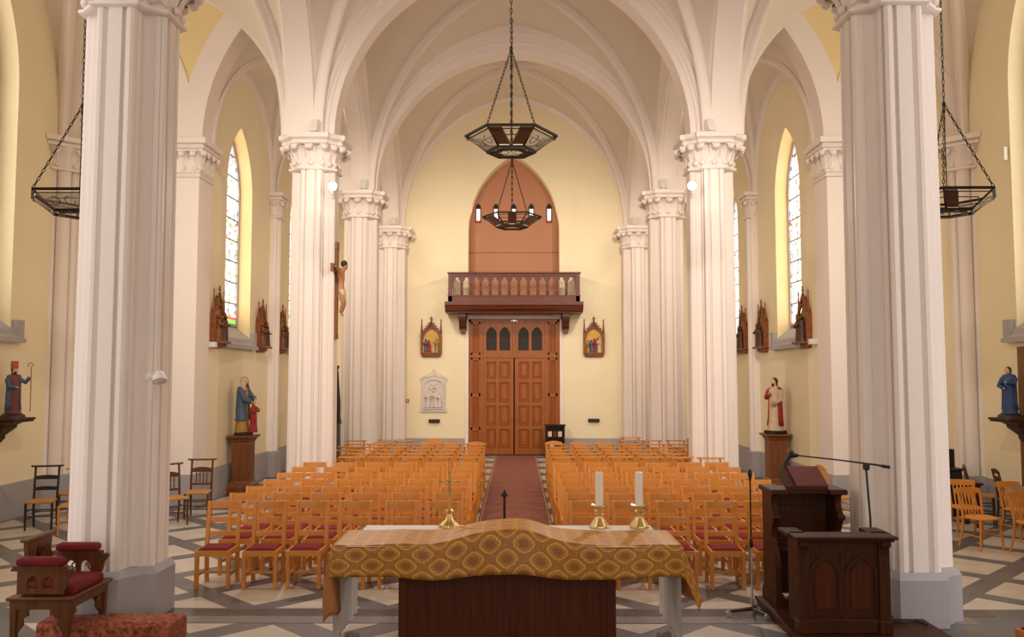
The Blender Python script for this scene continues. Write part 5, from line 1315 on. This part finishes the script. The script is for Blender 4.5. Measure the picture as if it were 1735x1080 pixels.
# blue figure on the right console
console(XT, 14.72, R(-90), 1.78, 'dark carved wall console under the blue statue')
MB_b = tag(MB().bb(XT - .055, XT - .005, 14.60, 14.84, .62, 3.0).build('backing_board', 'pedestal_wood'), 'tall brown board on the wall behind the blue statue', 'board')
st = tag(empty('statue', (XT - .28, 14.72, 1.78), R(-60)), 'painted statue of a figure in deep blue mantle looking down', 'statue')
H = .82
MB().lathe([(.20, 0), (.19, .04), (.14, .08)], n=18).build('base', 'black_wood', st)
robe(MB(), H, BODY, 9).xf(Matrix.Translation((0, 0, .06))).build('robe', 'deep_blue', st, 60)
robe(MB(), H, CLOAK, 7, .06, a0=-20, a1=200).xf(Matrix.Translation((0, .005, .06))).build('cloak', 'deep_blue', st, 60).modifiers.new('thick', 'SOLIDIFY').thickness = .012
head(st, H, 0, -.02, 'brown_hair', z0=.98)
arm(st, H, [(-.13, .0, .82), (-.17, -.07, .66), (-.03, -.16, .62)], 'deep_blue'); arm(st, H, [(.13, .0, .82), (.16, -.08, .70), (.05, -.17, .74)], 'deep_blue')

# ================================================================== CRUCIFIX ON THE LEFT CROSSING COLUMN
cx = tag(empty('crucifix', (-3.405, 16.36, 3.2), R(90)), 'large wooden crucifix hanging on the left crossing column', 'crucifix')
MB().bb(-.06, .06, -.05, 0, .02, 1.86).bb(-.075, .075, -.055, 0, 0, .10).bb(-.075, .075, -.055, 0, 1.72, 1.86).build('upright', 'carved_wood', cx)
MB().bb(-.44, .44, -.048, 0, 1.27, 1.39).bb(-.46, -.38, -.055, 0, 1.255, 1.405).bb(.38, .46, -.055, 0, 1.255, 1.405).build('crossbar', 'carved_wood', cx)
me = bpy.data.meshes.new('corpus')
V_ = [(0, -.10, .92), (0, -.11, 1.08), (0, -.12, 1.25), (0, -.14, 1.33), (.01, -.18, 1.44),
      (-.12, -.10, 1.27), (-.24, -.09, 1.32), (-.38, -.075, 1.36), (.12, -.10, 1.27), (.24, -.09, 1.32), (.38, -.075, 1.36),
      (-.05, -.12, .86), (-.045, -.17, .68), (-.015, -.10, .50), (.05, -.12, .86), (.05, -.17, .68), (.015, -.12, .49), (0, -.16, .44), (0.01, -.20, 1.37)]
E_ = [(0, 1), (1, 2), (2, 3), (3, 18), (18, 4), (2, 5), (5, 6), (6, 7), (2, 8), (8, 9), (9, 10), (0, 11), (11, 12), (12, 13), (0, 14), (14, 15), (15, 16), (16, 17)]
RR = [.075, .065, .085, .035, .062, .042, .028, .02, .042, .028, .02, .058, .042, .026, .058, .042, .026, .022, .05]
me.from_pydata(V_, E_, []); me.materials.append(MATS['corpus_wood'] if 'corpus_wood' in MATS else mat('corpus_wood', (190, 138, 92), .5, vary=.1, scale=10))
cb = link('corpus', me, cx); sk = cb.modifiers.new('skin', 'SKIN')
for v, r_ in zip(me.skin_vertices[0].data if me.skin_vertices else [], RR): v.radius = (r_, r_)
if not me.skin_vertices:
    bpy.context.view_layer.objects.active = cb
cb.modifiers.new('smooth', 'SUBSURF').levels = 1; cb.modifiers['smooth'].render_levels = 2
if me.skin_vertices: me.skin_vertices[0].data[0].use_root = True
MB().lathe([(.088, .78), (.095, .84), (.09, .93), (.08, .95)], (0, -.125, 0), 14, 1, .85).build('loincloth', 'pale_robe', cb, 60)
MB().ball((0.01, -.165, 1.45), .066, 10, 7).build('hair', 'brown_hair', cb, 60)

# ================================================================== WALL PIECES AT THE DOOR
rl = tag(empty('marble_relief', (-2.51, YW - .012, 1.35)), 'carved white marble relief plaque under the left station', 'relief')
out = [(-.41, 0), (.41, 0), (.41, .04), (.36, .22), (.36, .98), (.41, 1.0), (.41, 1.07), (.10, 1.22), (.0, 1.33), (-.10, 1.22), (-.41, 1.07), (-.41, 1.0), (-.36, .98), (-.36, .22), (-.41, .04)]
MB().prism(out, -.05, 0, 'y').build('slab', 'white_marble', rl)
li = [(-.30, .12)] + [(u, .78 + v) for u, v in arch_full(.30, .22, 0, 10)] + [(.30, .12)]; lo = [(-.34, .08)] + [(u, .78 + v) for u, v in arch_full(.30, .22, .04, 10)] + [(.34, .08)]
rg = [[(p[0], -.05, p[1]), (p[0], -.085, p[1]), (q[0], -.085, q[1]), (q[0], -.05, q[1])] for p, q in zip(li, lo)]; rg.append(rg[0])
MB().loft(rg, caps=False).build('arched_border', 'white_marble', rl)
for k in range(9): MB().ball((-.32 + .08 * k, -.055, 1.06 + .07 * (1 - abs(k - 4) / 4)), .035, 8, 6, 1, .6, 1).build('leaf_boss', 'white_marble', rl, 60)
rg_ = random.Random(5)
for x, z, h_, ln in ((-.2, .14, .50, .05), (-.06, .14, .42, .10), (.08, .14, .55, -.08), (.2, .14, .48, -.04), (-.1, .5, .36, .05), (.1, .52, .36, -.05)):
    figure_mb(MB(), x, -.055, z, h_, ln).build('figure', 'white_marble', rl, 60)
for x, z, lab in ((-2.49, 1.06, 'small black collection box under the marble relief'), (2.48, 1.08, 'small black collection box right of the double door')):
    b_ = tag(empty('wall_box', (x, YW, z)), lab, 'box'); MB().bb(-.17, .17, -.10, 0, -.045, .045, .008).build('body', 'matt_black', b_); MB().bb(-.13, .13, -.104, -.10, -.02, .025).build('label_strip', 'iron_light', b_); MB().bb(-.175, .175, -.11, 0, .04, .055).build('lid', 'matt_black', b_)
al = tag(empty('alarm_button', (-3.40, YW - .32, 1.68)), 'small red fire alarm button beside the last left column', 'alarm'); al.location = (-3.33, YW, 1.69)
MB().bb(-.05, .05, -.035, 0, -.05, .05, .008).build('housing', 'signal_red', al); MB().bb(-.025, .025, -.04, -.035, -.02, .02).build('window', 'white_plaster', al)
# leaflet stand right of the door
ls = tag(empty('leaflet_stand', (1.25, 26.35, 0)), 'small dark stand with leaflets beside the double door', 'stand')
for sx in (-1, 1): MB().bb(sx * .27 - .02, sx * .27 + .02, -.18, .18, 0, .95).build('side_panel', 'dark_wood', ls)
MB().bb(-.32, .32, -.22, .22, .95, .985, .006).build('top', 'dark_wood', ls)
for z in (.25, .6): MB().bb(-.26, .26, -.17, .17, z, z + .02).build('shelf', 'dark_wood', ls)
MB().bb(-.26, .26, .15, .17, .1, .95).build('back_panel', 'black_wood', ls)
for x, z, m_ in ((-.16, .62, 'paper'), (.0, .62, 'leather_red'), (.15, .62, 'paper'), (-.1, .27, 'paper')):
    MB().bb(x - .06, x + .06, -.12, -.02, z, z + .16, .004).build('leaflet', m_, ls)
# black cabinet with a dark carved openwork piece between the left columns
cbn = tag(empty('black_cabinet', (-4.30, 20.1, 0)), 'narrow black cabinet between the left columns', 'cabinet')
MB().bb(-.22, .22, -.2, .2, .04, 1.36).build('body', 'matt_black', cbn); MB().bb(-.19, .19, -.215, -.2, .10, 1.30, .006).build('door', 'black_wood', cbn); MB().bb(-.25, .25, -.23, .22, 1.36, 1.40).bb(-.24, .24, -.22, .21, 0, .05).build('top', 'matt_black', cbn)
hp = tag(empty('carved_openwork', (-4.26, 20.1, 1.40)), 'tall dark carved openwork ornament on the black cabinet', 'ornament')
MB().tube([(-.14, 0, 0), (-.16, 0, .35), (-.10, 0, .75), (0, 0, 1.05), (.10, 0, 1.22), (.16, 0, 1.32)], [.05, .045, .05, .055, .05, .03], 8).build('neck', 'matt_black', hp, 50)
MB().tube([(.16, 0, 0), (.17, 0, .45), (.14, 0, .85), (.13, 0, 1.20)], [.06, .05, .045, .03], 8).build('pillar', 'matt_black', hp, 50)
MB().bb(-.2, .22, -.06, .06, 0, .10, .01).build('foot', 'matt_black', hp); MB().bar((-.1, 0, .75), (.15, 0, .75), .03, .03).build('crosspiece', 'paper', hp)
for i in range(5): MB().tube([(-.08 + .05 * i, 0, .08), (-.04 + .04 * i, 0, .72 + .06 * i)], .004, 5).build('rod', 'paper', hp)
# dark chest and small table in the right transept corner
ct = tag(empty('dark_chest', (7.70, 15.75, 0)), 'dark upright wooden chest in the right transept corner', 'chest')
MB().bb(-.55, .35, -.25, .3, 0, .80, .01).build('body', 'black_wood', ct); MB().bb(-.58, .38, -.28, .32, .80, .84, .008).build('top', 'black_wood', ct)
MB().prism([(-.50, .84), (.05, .84), (.05, .95), (-.05, 1.12), (-.50, 1.14)], -.05, .05, 'y').build('rounded_panel', 'brown_wood', ct); MB().bb(.05, .35, .0, .1, .84, 1.16).build('black_panel', 'matt_black', ct)
tb = tag(empty('low_table', (7.25, 14.5, 0)), 'dark low table behind the slat-back chairs', 'table')
MB().bb(-.5, .5, -.25, .25, .70, .74, .008).build('top', 'dark_wood', tb)
for sx in (-1, 1):
    for sy in (-1, 1): MB().bb(sx * .44 - .03, sx * .44 + .03, sy * .19 - .03, sy * .19 + .03, 0, .70).build('leg', 'dark_wood', tb)
tag(MB().bb(-.03, .03, -.06, .02, -.12, .12, .008).build('speaker_box', 'grey_box'), 'small grey box on the right transept window reveal', 'box').location = (XT - .06, 15.0, 6.42)
tag(MB().bb(-.1, .1, -.06, .06, -.06, .05, .008).build('shelf_bracket', 'grey_box'), 'small white wall bracket beside the nearest left station', 'bracket').location = (-XA + .06, 17.07, 3.12)
tag(MB().bb(-.1, .1, -.06, .06, -.06, .05, .008).build('shelf_bracket', 'grey_box'), 'small white wall bracket beside the nearest right station', 'bracket').location = (XA - .06, 17.12, 3.18)
